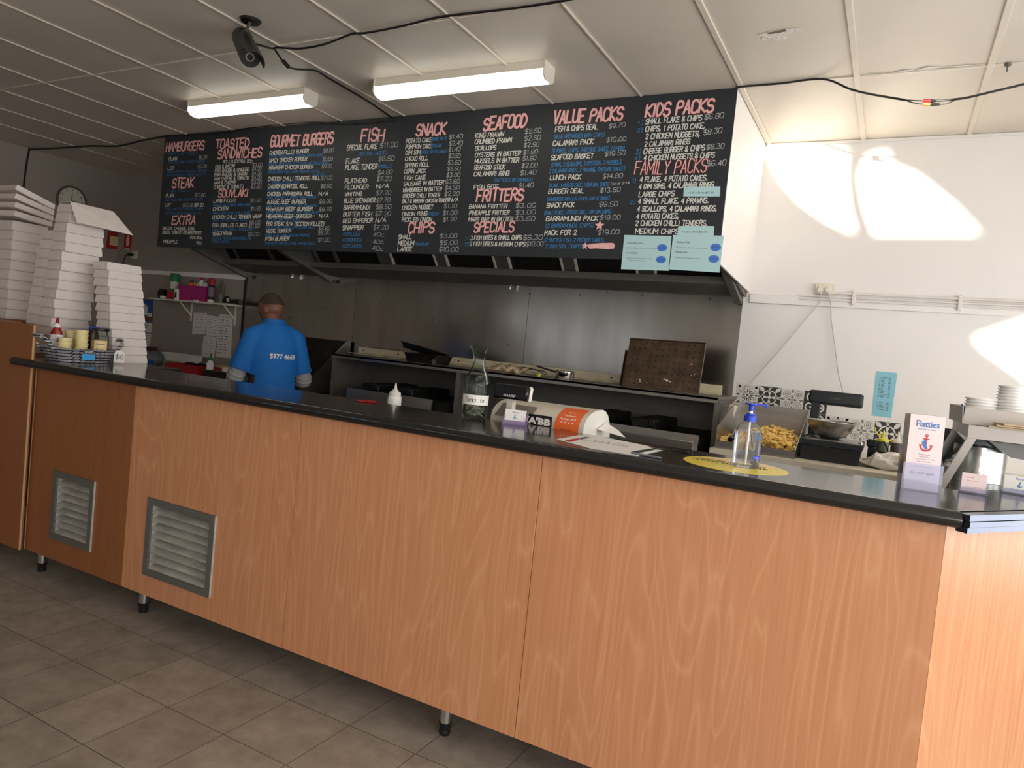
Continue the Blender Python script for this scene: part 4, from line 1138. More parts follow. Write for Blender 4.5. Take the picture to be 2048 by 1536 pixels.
O('tape_label', MB().loft([[Vector((r_ * math.cos(a), r_ * math.sin(a), z)) for r_, aa in ((.0548, 1), (.0554, -1)) for a in [a0 + R(aa * u) for u in range(-84, 85, 8)]] for z in (.062, .104)]), M['paper'], t)
lm = MB(); letter(lm, 'Thanks', (-.046, 0, .074), (.002, 0, .074), (0, 0, .019), .0016, (0, -1, 0)); letter(lm, 'for', (.020, 0, .074), (.043, 0, .074), (0, 0, .018), .0016, (0, -1, 0))
rot = a0 + math.pi / 2
for v in lm.bm.verts:
    th = a0 + v.co.x / .056; z = v.co.z; v.co = Vector((.0559 * math.cos(th), .0559 * math.sin(th), z))
O('handwriting', lm, M['ink'], t, smooth=False, fix=False)
cm = MB().lathe([(0, 0), (.0118, 0), (.0122, .0004), (.0122, .0017), (.0118, .002), (.010, .002), (.0098, .0015), (0, .0015)], 24).mesh('coin', M['coin'])
cg = cm.copy(); cg.materials.clear(); cg.materials.append(M['gold'])
k = 0
for i in range(64):
    a = rnd.uniform(0, 6.28); r_ = .037 * math.sqrt(rnd.random()); z = .0125 + .0006 * i + rnd.uniform(0, .004)
    o = O('coin', cg if i % 12 == 2 else cm, None, loc=CAR + Vector((r_ * math.cos(a), r_ * math.sin(a), z)))
    tilt = rnd.uniform(.1, .5) if r_ < .028 else rnd.uniform(.2, 1.0)
    o.rotation_euler = (tilt * math.cos(a + 1.57), tilt * math.sin(a + 1.57), a)
    if i % 12 == 2: tag(o, 'gold coloured coin loose among the coins inside the glass carafe', 'coin', 'gold coins in the carafe')
    else: tag(o, 'silver coin loose among the coins inside the glass carafe', 'coin', 'silver coins in the carafe')

# ------------------------------------------------------------------ card holders and brochures
def card_holder(loc, rz, mt, label, cardmat, w_, h_, n, lines, group=None, tilt=-14):
    t = T('card_holder', label, 'card holder', loc, rz)
    b = MB(); b.box((-w_ / 2 - .006, -.022, 0), (w_ / 2 + .006, .028, .004)).box((-w_ / 2 - .006, -.024, .0), (w_ / 2 + .006, -.021, .018))
    for s in (-1, 1):
        x = s * (w_ / 2 + .0045)
        b.poly([(x - .0015, -.022, .003), (x - .0015, .028, .003), (x - .0015, .034, h_ * .92), (x - .0015, .022, h_ * .92), (x - .0015, -.018, .022)], (.003, 0, 0))
    b.poly([(-w_ / 2 - .006, .026, .003), (w_ / 2 + .006, .026, .003), (w_ / 2 + .006, .036, h_ * .9), (-w_ / 2 - .006, .036, h_ * .9)], (0, .002, 0))
    O('holder', b, mt, t, smooth=False)
    for i in range(n):
        o = MB().box((-w_ / 2, -.0003, 0), (w_ / 2, .0003, h_)); o.xf(Matrix.Translation((rnd.uniform(-.001, .001), -.012 + .0016 * i + .002, .0045)) @ Matrix.Rotation(R(tilt), 4, 'X'))
        c_ = O('business_card', o, cardmat, t, smooth=False)
        if i == 0: front_ = c_
    base = Matrix.Translation((0, -.0105, .0045)) @ Matrix.Rotation(R(tilt), 4, 'X')
    for s, mt_, x, z, wd, ht in lines:
        lettering(s, mt_, front_, base @ fr(x, -.0008, z), wd, ht)
    return t, front_, base
cardlines = [('Flatties', 'blue_ink', 0, .044, .026, .007), ('PH: 5977 4669', 'blue_ink', 0, .009, .046, .005)]
def anchor(parent, Mx, s, c1='red_ink', c2='blue_ink'):
    g = MB(); r = lambda pts, rad: g.tube([Vector((x * s, 0, z * s)) for x, z in pts], rad * s, 6)
    r([(0, .30), (0, -.30)], .025); r([(-.12, .2), (.12, .2)], .025); r([(.05 * math.cos(R(a)), .36 + .05 * math.sin(R(a))) for a in range(0, 361, 30)], .018)
    r([(.22 * math.cos(R(a)), -.12 + .22 * math.sin(R(a))) for a in range(180, 361, 12)], .032); r([(-.27, -.06), (-.22, -.13), (-.15, -.07)], .02); r([(.27, -.06), (.22, -.13), (.15, -.07)], .02)
    for v in g.bm.verts: v.co.y *= .15
    g.xf(Mx); O('anchor_emblem', g, M[c1], parent)
    f = MB(); f.poly([(-.13 * s, -.008 * s, -.1 * s), (-.16 * s, -.008 * s, .05 * s), (-.04 * s, -.008 * s, .17 * s), (.0, -.008 * s, .1 * s), (-.02 * s, -.008 * s, -.02 * s), (.04 * s, -.008 * s, -.14 * s), (.09 * s, -.008 * s, -.26 * s), (-.02 * s, -.008 * s, -.24 * s)], (0, .004 * s, 0))
    f.xf(Mx); O('fish_emblem', f, M[c2], parent, smooth=False)
t, f_, base = card_holder(Vector((-1.352, 2.615, CZ)), R(18), M['lilac'], 'lilac card holder of white anchor cards between the carafe and the cash register', M['paper'], .088, .058, 7, cardlines)
anchor(f_, base @ Matrix.Translation((0, -.001, .028)), .026, 'blue_ink')
t, f_, base = card_holder(Vector((.262, 2.655, CZ)), R(-6), M['acrylic'], 'clear card holder with pinkish appointment cards beside the tall brochure holder', M['pink_paper'], .066, .058, 5,
                          [('PHONE', 'red_ink', -.012, .044, .02, .003), ('Thank you', 'red_ink', -.005, .034, .03, .003), ('OPEN 7 DAYS', 'grey_ink', .0, .014, .04, .003)])
t, f_, base = card_holder(Vector((.402, 2.812, CZ)), R(-10), M['acrylic'], 'clear card holder with white anchor cards at the right end of the counter', M['paper'], .088, .056, 6, cardlines)
anchor(f_, base @ Matrix.Translation((0, -.001, .028)), .026, 'blue_ink')

BR = Vector((.108, 2.515, CZ)); t = T('brochure_holder', 'clear acrylic holder of tall Flatties brochures at the counter corner', 'brochure holder', BR, R(9))
b = MB(); b.box((-.054, -.03, 0), (.054, .045, .003)).box((-.054, -.032, 0), (.054, -.0295, .085))
for s in (-1, 1): b.poly([(s * .0525 - .0012, -.031, .002), (s * .0525 - .0012, .045, .002), (s * .0525 - .0012, .055, .12), (s * .0525 - .0012, -.031, .085)], (.0024, 0, 0))
b.poly([(-.054, .043, .002), (.054, .043, .002), (.054, .060, .16), (-.054, .060, .16)], (0, .002, 0))
O('holder', b, M['acrylic'], t, smooth=False)
for i in range(13):
    o = MB().poly([(-.047, 0, 0), (.047, 0, 0), (.047, 0, .225), (.045, 0, .228), (-.047, 0, .228)], (0, .0007, 0)); o.xf(Matrix.Translation((-.0006 * i, -.027 + .0037 * i, .004)) @ Matrix.Rotation(R(-4), 4, 'X'))
    c_ = O('brochure', o, M['pink_paper'] if i == 0 else M['grey_card'], t, smooth=False)
    if i == 0: f_ = c_
base = Matrix.Translation((0, -.0275, .004)) @ Matrix.Rotation(R(-4), 4, 'X')
for s, mt_, x, z, wd, ht in (('Flatties', 'blue_ink', .002, .192, .062, .020), ('FAST FISH & CHIPS', 'blue_ink', .0, .183, .05, .004), ('Trading Hours', 'ink', 0, .107, .03, .0045), ('Closed Monday', 'grey_ink', 0, .100, .028, .0036),
                             ('Tuesday to Thursday 11:30 - 8.00pm', 'grey_ink', .0, .093, .058, .0036), ('Friday 11.30 - 8.30pm', 'grey_ink', 0, .086, .038, .0036), ('Shop Frankston Rd', 'grey_ink', .0, .071, .056, .0045), ('Ph. 5977 4669', 'navy_ink', .0, .047, .062, .0085)):
    lettering(s, mt_, f_, base @ fr(x, -.0012, z), wd, ht, bold=.01 if s in ('Flatties', 'Ph. 5977 4669') else 0)
anchor(f_, base @ Matrix.Translation((.002, -.0012, .143)), .066)

# ------------------------------------------------------------------ cash register
rg = T('cash_register', 'beige cash register with a raised black customer display, behind the counter', 'cash register', (-1.30, 2.86, 1.105), R(0))
def rp(x, y, z): return (x, y, z)
def regprof(x, g=0): # curved section (y, z)
    pts = [(-.13, 0), (-.125, .105)] + [(-.125 + .16 * (1 - math.cos(R(a))), .105 + .075 * math.sin(R(a))) for a in range(15, 91, 15)] + [(.08, .180), (.115, .172), (.150, .152), (.178, .118), (.194, .07), (.20, 0)]
    return [Vector((x, y, z)) for y, z in pts]
O('body', MB().loft([regprof(-.235), regprof(.205)]), M['register'], rg, ang=30)
O('cash_drawer', MB().box((-.235, -.12, -.153), (.205, .20, -.002), .004), M['register'], rg)
O('side_cheek', MB().loft([[q + Vector((0, 0, 0)) for q in regprof(.205)], [Vector((.2075, q.y * 1.0, q.z)) for q in regprof(0)]]), M['white_plastic'], rg, ang=30, label='white right side cheek')
O('recess', MB().poly([(-.215, -.130, .112), (-.045, -.130, .112), (-.03, -.088, .166), (-.20, -.088, .166)], (0, .006, .0)), M['register_dark'], rg, smooth=False)
O('display_pole', MB().box((-.145, -.165, .02), (-.11, -.135, .195), .004), M['register'], rg)
dm = MB().box((-.082, -.02, 0), (.082, .012, .064), .006); dm.xf(Matrix.Translation((-.125, -.16, .190)) @ Matrix.Rotation(R(-10), 4, 'X'))
dp = O('display', dm, M['black_gloss'], rg); lettering('SHARP', 'white_paint', dp, Matrix.Translation((-.125, -.16, .190)) @ Matrix.Rotation(R(-10), 4, 'X') @ fr(.0, -.0206, .008), .060, .011, bold=.01)
O('display_edge', MB().box((-.082, .0, 0), (.082, .020, .064), .005).xf(Matrix.Translation((-.119, -.156, .190)) @ Matrix.Rotation(R(-10), 4, 'X')), M['white_plastic'], rg)
# stickers lie on the curved front
def regpt(x, s):  # s = arc position up the front
    a = min(max(s, 0), 1) * 75
    return Vector((x, -.125 + .16 * (1 - math.cos(R(a))) - .002, .105 + .075 * math.sin(R(a))))
def curved(x0, x1, s0, s1, n=6, off=0):
    return [[regpt(x0, s0 + (s1 - s0) * i / n) + Vector((0, -off, off)), regpt(x1, s0 + (s1 - s0) * i / n) + Vector((0, -off, off))] for i in range(n + 1)]
st = MB(); g = curved(.075, .185, -.0, .98)
g = [[Vector((.075, -.1290, .085)), Vector((.185, -.1290, .085))]] + g
for a, b_ in zip(g, g[1:]): st.face([a[0], a[1], b_[1], b_[0]])
O('orange_sticker', st, M['orange'], rg)
for s, x, sp, wd, ht in (('Menulog', .130, .62, .03, .008), ('Top Rated', .130, .44, .05, .010), ('Partner 2023', .130, .27, .07, .010), ('* * * *', .130, .08, .06, .012)):
    me = text_mesh(s, wd, ht, bold=.015)
    for v in me.vertices:
        q = regpt(x + v.co.x, sp + v.co.y / .10) ; v.co = q + Vector((0, -.0012, .0012))
    me.materials.append(M['white_plastic']); O('lettering', me, None, rg)
lettering('GOOGLE LISTED', 'ink', rg, fr(.13, -.1300, .089), .05, .006)
O('sticker_plate', MB().box((-.075, -.150, .094), (.072, -.1465, .140), .003), M['black'], rg)
lettering("YA'BB", 'white_plastic', rg, fr(-.002, -.1512, .101), .138, .031, bold=.05)
O('receipt', MB().poly([(.212, .02, .098), (.330, .05, .078), (.280, .10, .098), (.212, .12, .122)], (0, .0, .0015)), M['paper'], rg, smooth=False, label='curled white receipt')

# sheet of paper and things on the counter
def flat_on(name, pts, z, mt, label, cat, th=.0012):
    P = [at_z(px, py, z) for px, py in pts]; c = sum(P, Vector()) / len(P); c.z = CZ
    return tag(O(name, MB().poly([q - c for q in P], (0, 0, th)), mt, loc=c, smooth=False), label, cat)
sh = flat_on('paper_sheet', [(1113, 879), (1157, 871), (1203, 874), (1330, 899), (1275, 912), (1180, 897)], CZ + .0006, M['paper'], 'printed white sheet with dark and red stripes on the counter before the register', 'paper sheet')
def on_sheet(pts, mt, nm):
    P = [at_z(px, py, CZ + .0024) - sh.location for px, py in pts]; O(nm, MB().face(P), mt, sh, smooth=False)
on_sheet([(1263, 903), (1300, 897), (1312, 899), (1276, 906)], M['ink'], 'dark_stripe')
on_sheet([(1130, 880), (1155, 876.5), (1160, 879), (1140, 884)], M['red_ink'], 'red_stripe')
on_sheet([(1156, 876), (1172, 873), (1180, 875), (1163, 879)], M['grey_ink'], 'grey_stripe')
tm = text_mesh('order here thanks', .17, .02); tm.transform(Matrix.Translation((-.0, .0, .0021)) @ Matrix.Rotation(R(3), 4, 'Z')); tm.materials.append(M['ink']); O('lettering', tm, None, sh)
tm = text_mesh('Fish & Chips', .13, .028); tm.transform(Matrix.Translation((.01, .04, .0021)) @ Matrix.Rotation(R(3), 4, 'Z')); tm.materials.append(M['ink']); O('lettering', tm, None, sh)
g = at_z(1342, 902, CZ)
gl = MB()
for dx in (-.035, .035): gl.tube([Vector((dx + .028 * math.cos(R(a)), .02 * math.sin(R(a)), .004)) for a in range(0, 361, 24)], .0018, 6)
gl.tube([(-.063, 0, .004), (-.07, .07, .003), (-.03, .10, .003)], .0016, 6).tube([(.063, 0, .004), (.05, .08, .003), (.01, .09, .003)], .0016, 6).tube([(-.008, 0, .004), (.008, 0, .004)], .0018, 6)
tag(O('spectacles', gl, M['dark_steel'], loc=g, rz=R(25)), 'wire spectacles folded on the counter beside the printed sheet', 'spectacles')
g = at_z(1290, 913, CZ); tag(O('pen', MB().cyl((-.05, 0, .004), (.05, 0, .004), .004, n=12).cyl((.05, 0, .004), (.06, 0, .004), .004, .001, n=12), M['grey_ink'], loc=g, rz=R(-5)), 'grey pen lying at the front edge of the printed sheet', 'pen')
yc = (at_z(1380, 917, CZ) + at_z(1562, 945, CZ) + at_z(1460, 912, CZ) + at_z(1490, 950, CZ)) / 4
ys = T('round_sticker', 'round yellow queue notice stuck flat on the counter under the sanitizer', 'sticker', (-.422, 2.415, CZ), R(0))
O('disc', MB().lathe([(0, .0008), (.165, .0008), (.166, 0)], 64), M['yellow'], ys)
for s, y, wd, ht in (('PLEASE KEEP YOUR DISTANCE', .035, .22, .026), ('PLEASE WAIT HERE', -.01, .24, .034)):
    tm = text_mesh(s, wd, ht, bold=.02); tm.transform(Matrix.Translation((-.02, y, .0012))); tm.materials.append(M['ink']); O('lettering', tm, None, ys)
O('pale_band', MB().poly([(-.13, .07, .0009), (.13, .07, .0009), (.09, .125, .0009), (-.09, .125, .0009)], (0, 0, .0003)), mat('pale_orange', (236, 196, 150), .4), ys, smooth=False)

# hand sanitizer
SA = Vector((-.388, 2.40, CZ + .001)); t = T('sanitizer_bottle', 'clear hand sanitizer bottle with royal blue pump on the yellow notice', 'bottle', SA, R(12))
el = lambda rx, ry, z, n=36: [Vector((rx * math.cos(2 * math.pi * i / n), ry * math.sin(2 * math.pi * i / n), z)) for i in range(n)]
pr = [(.036, .026, 0), (.041, .031, .004), (.043, .033, .012), (.043, .033, .105), (.041, .031, .122), (.032, .026, .137), (.018, .018, .146), (.0155, .0155, .149), (.0155, .0155, .155)]
O('bottle', MB().loft([el(*q) for q in pr]), M['clear'], t, ang=60)
O('gel', MB().loft([el(a - .002, b - .002, z + .002) for a, b, z in pr[:3]] + [el(.041, .031, .118), el(.039, .029, .1185)]), M['gel'], t, ang=60)
O('dip_tube', MB().cyl((0, 0, .01), (0, 0, .15), .0035, n=12), M['frost'], t)
O('pump_collar', MB().lathe([(0, .150), (.0195, .150), (.0195, .168), (.014, .172), (.014, .176), (0, .176)], 28), M['blue_plastic'], t)
O('pump_neck', MB().cyl((0, 0, .176), (0, 0, .186), .006, n=16), M['white_plastic'], t)
O('pump_head', MB().lathe([(0, .184), (.008, .184), (.0085, .202), (.020, .205), (.020, .209), (0, .210)], 24).box((-.006, -.006, .203), (.048, .006, .210), .002).box((.042, -.004, .198), (.049, .004, .205), .001), M['blue_plastic'], t)
def wraptext(s, mtn, a0, z, wd, ht, rx=.0434, ry=.0334):
    me = text_mesh(s, wd, ht)
    for v in me.vertices:
        th = a0 + v.co.x / .04; v.co = Vector((rx * math.cos(th), ry * math.sin(th), z + v.co.y))
    me.materials.append(M[mtn]); O('lettering', me, None, t)
wraptext('Bactol', 'blue_ink', R(-38), .098, .030, .011); wraptext('antibacterial hand sanitizer', 'blue_ink', R(-38), .060, .03, .004); wraptext('500mL', 'white_paint', R(-38), .0345, .018, .005, .0439, .0339)
bd = MB().loft([[Vector((r1 * math.cos(a), r2 * math.sin(a), z)) for r1, r2, aa in ((.0433, .0333, 1), (.0437, .0337, -1)) for a in [R(-38 + aa * u) for u in range(-24, 25, 6)]] for z in (.032, .042)])
O('blue_band', bd, M['blue_plastic'], t)
bd = MB().loft([[Vector((r1 * math.cos(a), r2 * math.sin(a), z)) for r1, r2, aa in ((.0433, .0333, 1), (.0437, .0337, -1)) for a in [R(190 + aa * u) for u in range(-10, 11, 5)]] for z in (.10, .112)])
O('blue_band', bd, M['blue_plastic'], t)
# squeeze bottle behind the counter on the lower shelf
sv = T('service_shelf', 'low dark shelf running behind the worktop', 'shelf', (-2.0, 2.95, .95))
O('shelf_board', MB().box((-2.2, -.26, -.02), (1.7, .22, 0)), M['dark_steel'], sv); O('support', MB().box((-2.2, .16, -.95), (1.7, .18, -.02)), M['dark_steel'], sv)
sq = at_y(788, 812, 3.0)
t = T('squeeze_bottle', 'white squeeze bottle with pointed nozzle behind the counter edge', 'squeeze bottle', (sq.x, 3.0, .952))
O('bottle_body', MB().lathe([(0, 0), (.034, 0), (.036, .01), (.036, .245), (.034, .256), (0, .256)], 28), M['frost'], t)
O('cap', MB().lathe([(0, .255), (.030, .255), (.030, .272), (.026, .280), (.016, .281), (.016, .290), (.011, .292), (0, .292)], 28), M['white_plastic'], t)
O('nozzle', MB().lathe([(0, .290), (.009, .290), (.0035, .325), (0, .326)], 16), M['white_plastic'], t)
g = at_z(762, 803, CZ)
tag(O('red_saucer', MB().lathe([(0, 0), (.045, 0), (.048, .002), (.046, .004), (0, .003)], 32), M['red'], loc=(g.x, 2.622, CZ + .0005)), 'thin red saucer at the back edge of the worktop beside the squeeze bottle', 'saucer')

# ------------------------------------------------------------------ fryer range along the back wall
FR = Vector((-2.6, 4.8, 0))
fr_t = T('fryer_range', 'long steel fryer range with a raised shelf under the hood', 'fryer range', FR)
def fp(x, y, z): return (x - FR.x, y - FR.y, z)
FL, FRt = -4.20, -.965
O('body', MB().box(fp(FL, 4.42, .12), fp(FRt, 5.34, .90)), M['dark_steel'], fr_t)
O('riser_panel', MB().box(fp(FL, 5.28, .90), fp(FRt, 5.30, 1.32)), M['hood'], fr_t)
O('shelf_top', MB().box(fp(FL - .01, 4.64, 1.318), fp(FRt + .005, 5.34, 1.336), .002).box(fp(FL - .01, 4.64, 1.30), fp(FRt + .005, 4.652, 1.336)), M['steel_h'], fr_t)
for x in (FL, -2.945, FRt - .012):
    O('upright', MB().box(fp(x, 4.66, .90), fp(x + .012, 5.3, 1.318)).box(fp(x - .004, 4.65, .90), fp(x + .03, 4.662, 1.318)), M['hood'], fr_t)
rl = at_y(712, 695, 5.22)
O('cream_rail', MB().box(fp(-4.42 + .0, 5.22, 1.345), fp(-1.06, 5.232, 1.405), .003).box(fp(-4.46, 5.14, 1.337), fp(-1.06, 5.232, 1.345)), M['cream_rail'], fr_t)
sc_ = MB()
for x in (-4.35, -3.95, -3.3, -2.6, -1.9, -1.3): sc_.cyl(fp(x, 5.221, 1.375), fp(x, 5.217, 1.375), .007, n=10)
O('rail_screw', sc_, M['black'], fr_t)
def fryer(x0, x1, zt):
    O('fryer_well', MB().box(fp(x0, 4.45, .90), fp(x1, 5.25, zt - .03)), M['black_iron'], fr_t)
    O('front_lip', MB().poly([fp(x0, 4.40, zt - .14), fp(x0, 4.385, zt - .14), fp(x0, 4.40, zt), fp(x0, 4.415, zt)], (x1 - x0, 0, 0)), M['steel_h'], fr_t, smooth=False)
    for x in (x0 + .02, (x0 + x1) / 2 - .06):
        O('basket_hook', MB().box(fp(x, 4.55, zt - .03), fp(x + .17, 5.1, zt + .045), .01).box(fp(x + .13, 4.52, zt + .0), fp(x + .17, 4.55, zt + .05), .004), M['black_iron'], fr_t)
fryer(-3.80, -2.98, 1.085); fryer(-1.86, -1.0, 1.10)
O('control_box', MB().box(fp(-1.80, 4.38, .95), fp(-1.62, 4.44, 1.09), .004), M['alu'], fr_t)
O('front_panel', MB().box(fp(-1.62, 4.36, .90), fp(-1.02, 4.385, 1.06), .003), M['steel_h'], fr_t)
O('drawer_pull', MB().tube([fp(-1.18, 4.355, .975), fp(-1.20, 4.335, .98), fp(-1.16, 4.33, 1.0), fp(-1.08, 4.33, .995), fp(-1.04, 4.335, .975), fp(-1.08, 4.33, .955), fp(-1.16, 4.33, .96), fp(-1.20, 4.335, .98)], .008), M['black'], fr_t)
O('rail_handle', MB().cyl(fp(-1.46, 4.345, .96), fp(-1.28, 4.345, .958), .006, n=10), M['chrome'], fr_t)
# griddle with side splash guard, left of the fryers
gd = T('griddle', 'dark griddle bench with a tilted steel splash guard behind the person', 'griddle', (-5.3, 5.0, 0))
O('body', MB().box((-.26, -.35, .12), (.70, .34, .92)), M['dark_steel'], gd)
O('hot_plate', MB().box((-.25, -.36, .92), (.68, .30, .955), .004), M['black_iron'], gd)
P = [at_x(640, 772, -4.60), at_x(690, 684, -4.60), at_x(711, 683, -4.60), at_x(713, 714, -4.60)]
y0 = at_y(645, 765, 4.75)
O('splash_guard', MB().poly([(.68, -.30, .955), (.68, -.28, .98), (.68, .26, 1.43), (.68, .33, 1.44), (.68, .33, .955)], (.012, 0, 0)), M['hood'], gd, smooth=False)
O('guard_edge', MB().tube([(.692, -.30, .965), (.692, .26, 1.435), (.692, .33, 1.445)], .005), M['steel'], gd)
O('back_guard', MB().box((-.25, .30, .955), (.68, .315, 1.43)).box((-.25, .295, 1.42), (.68, .318, 1.44)), M['dark_steel'], gd)

# things on the range shelf
SZ = 1.3365
def tray_box(w_, d_, h_, th=.002, flare=.02):
    r_ = lambda a, b_, z: [Vector((-a, -b_, z)), Vector((a, -b_, z)), Vector((a, b_, z)), Vector((-a, b_, z))]
    return MB().loft([r_(w_ / 2 - flare, d_ / 2 - flare, 0), r_(w_ / 2, d_ / 2, h_), r_(w_ / 2 + .012, d_ / 2 + .012, h_ + .001), r_(w_ / 2 + .012, d_ / 2 + .012, h_ + .004), r_(w_ / 2 - th, d_ / 2 - th, h_ + .003), r_(w_ / 2 - flare - th, d_ / 2 - flare - th, th)])
t = T('steel_pan', 'steel gastronorm pan with a bent lid on the range shelf', 'pan', (-3.33, 4.80, SZ), R(-3))
O('pan', tray_box(.34, .20, .07), M['dark_steel'], t, smooth=False)
O('lid', tray_box(.34, .22, .045).xf(Matrix.Translation((-.07, .03, .075)) @ Matrix.Rotation(R(9), 4, 'Y') @ Matrix.Rotation(R(-6), 4, 'X')), M['dark_steel'], t, smooth=False)
O('spout', MB().cyl((.13, -.085, .012), (.13, -.118, .045), .014, n=14), M['chrome'], t)
t = T('crumpled_paper_bag', 'crumpled pale paper bag lying flat on the range shelf behind the carafe', 'paper bag', (-2.58, 4.80, SZ))
bmb = MB()
bmb.ball((0, 0, .028), .1, (1.55, .8, .30), 28, 14)
for v in bmb.bm.verts:
    n_ = math.sin(v.co.x * 61 + v.co.y * 37) * .010 + math.sin(v.co.x * 133 - v.co.y * 91) * .006
    v.co.z = max(0.0005, v.co.z + n_); v.co.y += n_ * .8
O('bag', bmb, M['brown_card'], t, ang=25)
w_ = MB().tube([(.10, -.03, .01), (.16, -.05, .055), (.22, -.02, .05), (.30, -.03, .035), (.33, -.01, .008)], .003, 6).tube([(.12, .03, .01), (.18, .02, .05), (.30, .03, .04), (.33, .02, .008)], .003, 6)
tag(O('wire_tongs', w_, M['dark_steel'], loc=(-2.58, 4.79, SZ)), 'thin wire basket handle sticking out beside the paper bag on the shelf', 'wire handle')
g = at_y(1078, 748, 4.74); tag(O('yellow_cap', MB().lathe([(0, 0), (.014, 0), (.016, .012), (.02, .014), (.018, .02), (0, .021)], 20), M['yellow_plastic'], loc=(g.x, 4.74, SZ)), 'small yellow cap on the front of the range shelf', 'cap')
t = T('saucepan', 'small polished saucepan with a black handle on the range shelf', 'saucepan', (-2.09, 4.76, SZ))
O('pan', MB().lathe([(0, 0), (.064, 0), (.068, .006), (.068, .058), (.071, .060), (.070, .062), (.066, .060), (.066, .008), (.062, .003), (0, .003)], 36), M['chrome'], t)
O('handle', MB().loft([[Vector((-.068 - l, -.01 + u * wd, .046 + l * .18 + v * .006)) for u, v in ((-1, -1), (1, -1), (1, 1), (-1, 1))] for l, wd in ((-.002, .010), (.02, .012), (.14, .009), (.16, .006))]), M['black'], t)
# big perforated tray leaning on the splashback
t = T('perforated_tray', 'large burnt brown perforated tray leaning against the splashback', 'tray', (-1.40, 4.84, SZ), rot=(R(-14), R(-1), R(0)))
W2, H2 = .27, .355
mbt = MB(); mbt.box((-W2, -.003, 0), (W2, .0, H2))
O('sheet', mbt, M['burnt'], t)
rim = MB()
for a, b_ in (((-W2, -.022, 0), (-W2 + .004, .0, H2)), ((W2 - .004, -.022, 0), (W2, .0, H2)), ((-W2, -.022, H2 - .004), (W2, 0, H2))): rim.box(a, b_)
O('rim', rim, M['burnt'], t)
dots = MB()
for i in range(12):
    for j in range(8):
        x = -W2 + .035 + i * .043; z = .03 + j * .043
        dots.cyl((x, -.0036, z), (x, -.0030, z), .0055, n=8)
O('perforation', dots, M['black_iron'], t)
cr_ = MB()
for a, b_ in (((-W2 + .02, .01), (W2 - .02, H2 - .02)), ((W2 - .02, .01), (-W2 + .1, H2 * .62))):
    cr_.tube([(a[0], -.0034, a[1]), (b_[0], -.0034, b_[1])], .0022, 6)
O('crease', cr_, M['burnt'], t)
fl = MB()
for x, z, r_ in ((.02, .078, .009), (.04, .070, .012), (.062, .064, .007), (-.155, .06, .009), (-.15, .045, .007), (-.1, .04, .006), (.19, .20, .007), (.22, .13, .005), (.2, .12, .006)):
    fl.poly([(x + r_ * math.cos(a) * rnd.uniform(.6, 1.2), -.0042, z + r_ * .6 * math.sin(a)) for a in [R(u) for u in range(0, 360, 45)]], (0, .001, 0))
O('food_scrap', fl, M['tile_white'], t, smooth=False)
t = T('baking_tray', 'dark baking tray leaning behind the large perforated tray', 'tray', (-1.52, 4.90, SZ), rot=(R(-12), R(0), R(0)))
O('sheet', MB().box((-.19, 0, 0), (.19, .003, .26)).box((-.19, -.03, 0), (-.186, 0, .26)), M['burnt'], t)

# ------------------------------------------------------------------ right bench against the back wall
BZ = 1.05
bn = T('prep_bench', 'pale prep bench along the back wall at the right, holding the chip tray and scale', 'bench', (0, 4.8, 0))
O('bench_top', MB().box((-.905, -.52, BZ - .05), (1.4, .56, BZ), .004), M['ivory'], bn)
O('cupboard', MB().box((-.88, -.46, 0.0), (1.4, .55, BZ - .05)), M['dark_steel'], bn)
CT = Vector((-.66, 4.62, BZ)); t = T('chip_tray', 'open steel scuttle holding cooked chips on the prep bench', 'chip tray', CT)
w2 = .222
side = [(-.30, 0), (-.30, .115), (.26, .265), (.30, .265), (.30, 0)]
for s, nm in ((-1, 'left_side'), (1, 'right_side')):
    pts = [(-.30, 0), (-.30, .05 if s > 0 else .13), (.20 if s < 0 else .24, .265), (.30, .265), (.30, 0)]
    O('side', MB().poly([(s * w2, y, z) for y, z in pts], (.003, 0, 0)), M['steel'], t, smooth=False)
O('back', MB().box((-w2, .297, 0), (w2, .30, .265)), M['steel_h'], t)
O('base', MB().box((-w2, -.30, 0), (w2, .30, .004)).box((-w2, -.303, 0), (w2, -.30, .045)), M['steel_h'], t)
ch = MB()
for i in range(520):
    x = rnd.uniform(-w2 + .02, w2 - .02); y = rnd.uniform(-.27, .26)
    hmax = .035 + .10 * math.exp(-((x - .06) / .15) ** 2) * (1 - ((y - .02) / .36) ** 2)
    z = .012 + hmax * rnd.random() ** .35
    a = rnd.uniform(0, 6.28); l = rnd.uniform(.024, .038); e = rnd.uniform(-.45, .45)
    Mx = Matrix.Translation((x, y, z)) @ Matrix.Rotation(a, 4, 'Z') @ Matrix.Rotation(e, 4, 'Y')
    bnd = rnd.uniform(-.006, .006)
    r_ = .0078; pts = [Mx @ Vector((-l, 0, 0)), Mx @ Vector((0, bnd, 0)), Mx @ Vector((l, 0, 0))]
    pts = [Vector((max(-w2 + .006, min(w2 - .006, q.x)), max(-.294, min(.29, q.y)), max(.011, q.z))) for q in pts]
    ch.tube(pts, r_, 4)
tag(O('cooked_chips', ch, M['fries'], loc=CT, smooth=False), 'heap of golden cooked chips in the steel scuttle', 'chips', kind='stuff')
g = at_y(1458, 880, 4.45); t = T('chip_scoop', 'chip scoop with a black handle end lying in the scuttle left of the chips', 'scoop', (-.80, 4.42, BZ + .06))
O('handle', MB().cyl((0, -.09, .0), (.03, .04, .03), .016, n=16), M['black'], t); O('scoop', MB().poly([(-.02, .04, .0), (.07, .04, .0), (.09, .17, .05), (-.03, .17, .05)], (0, 0, .004)), M['steel'], t, smooth=False)
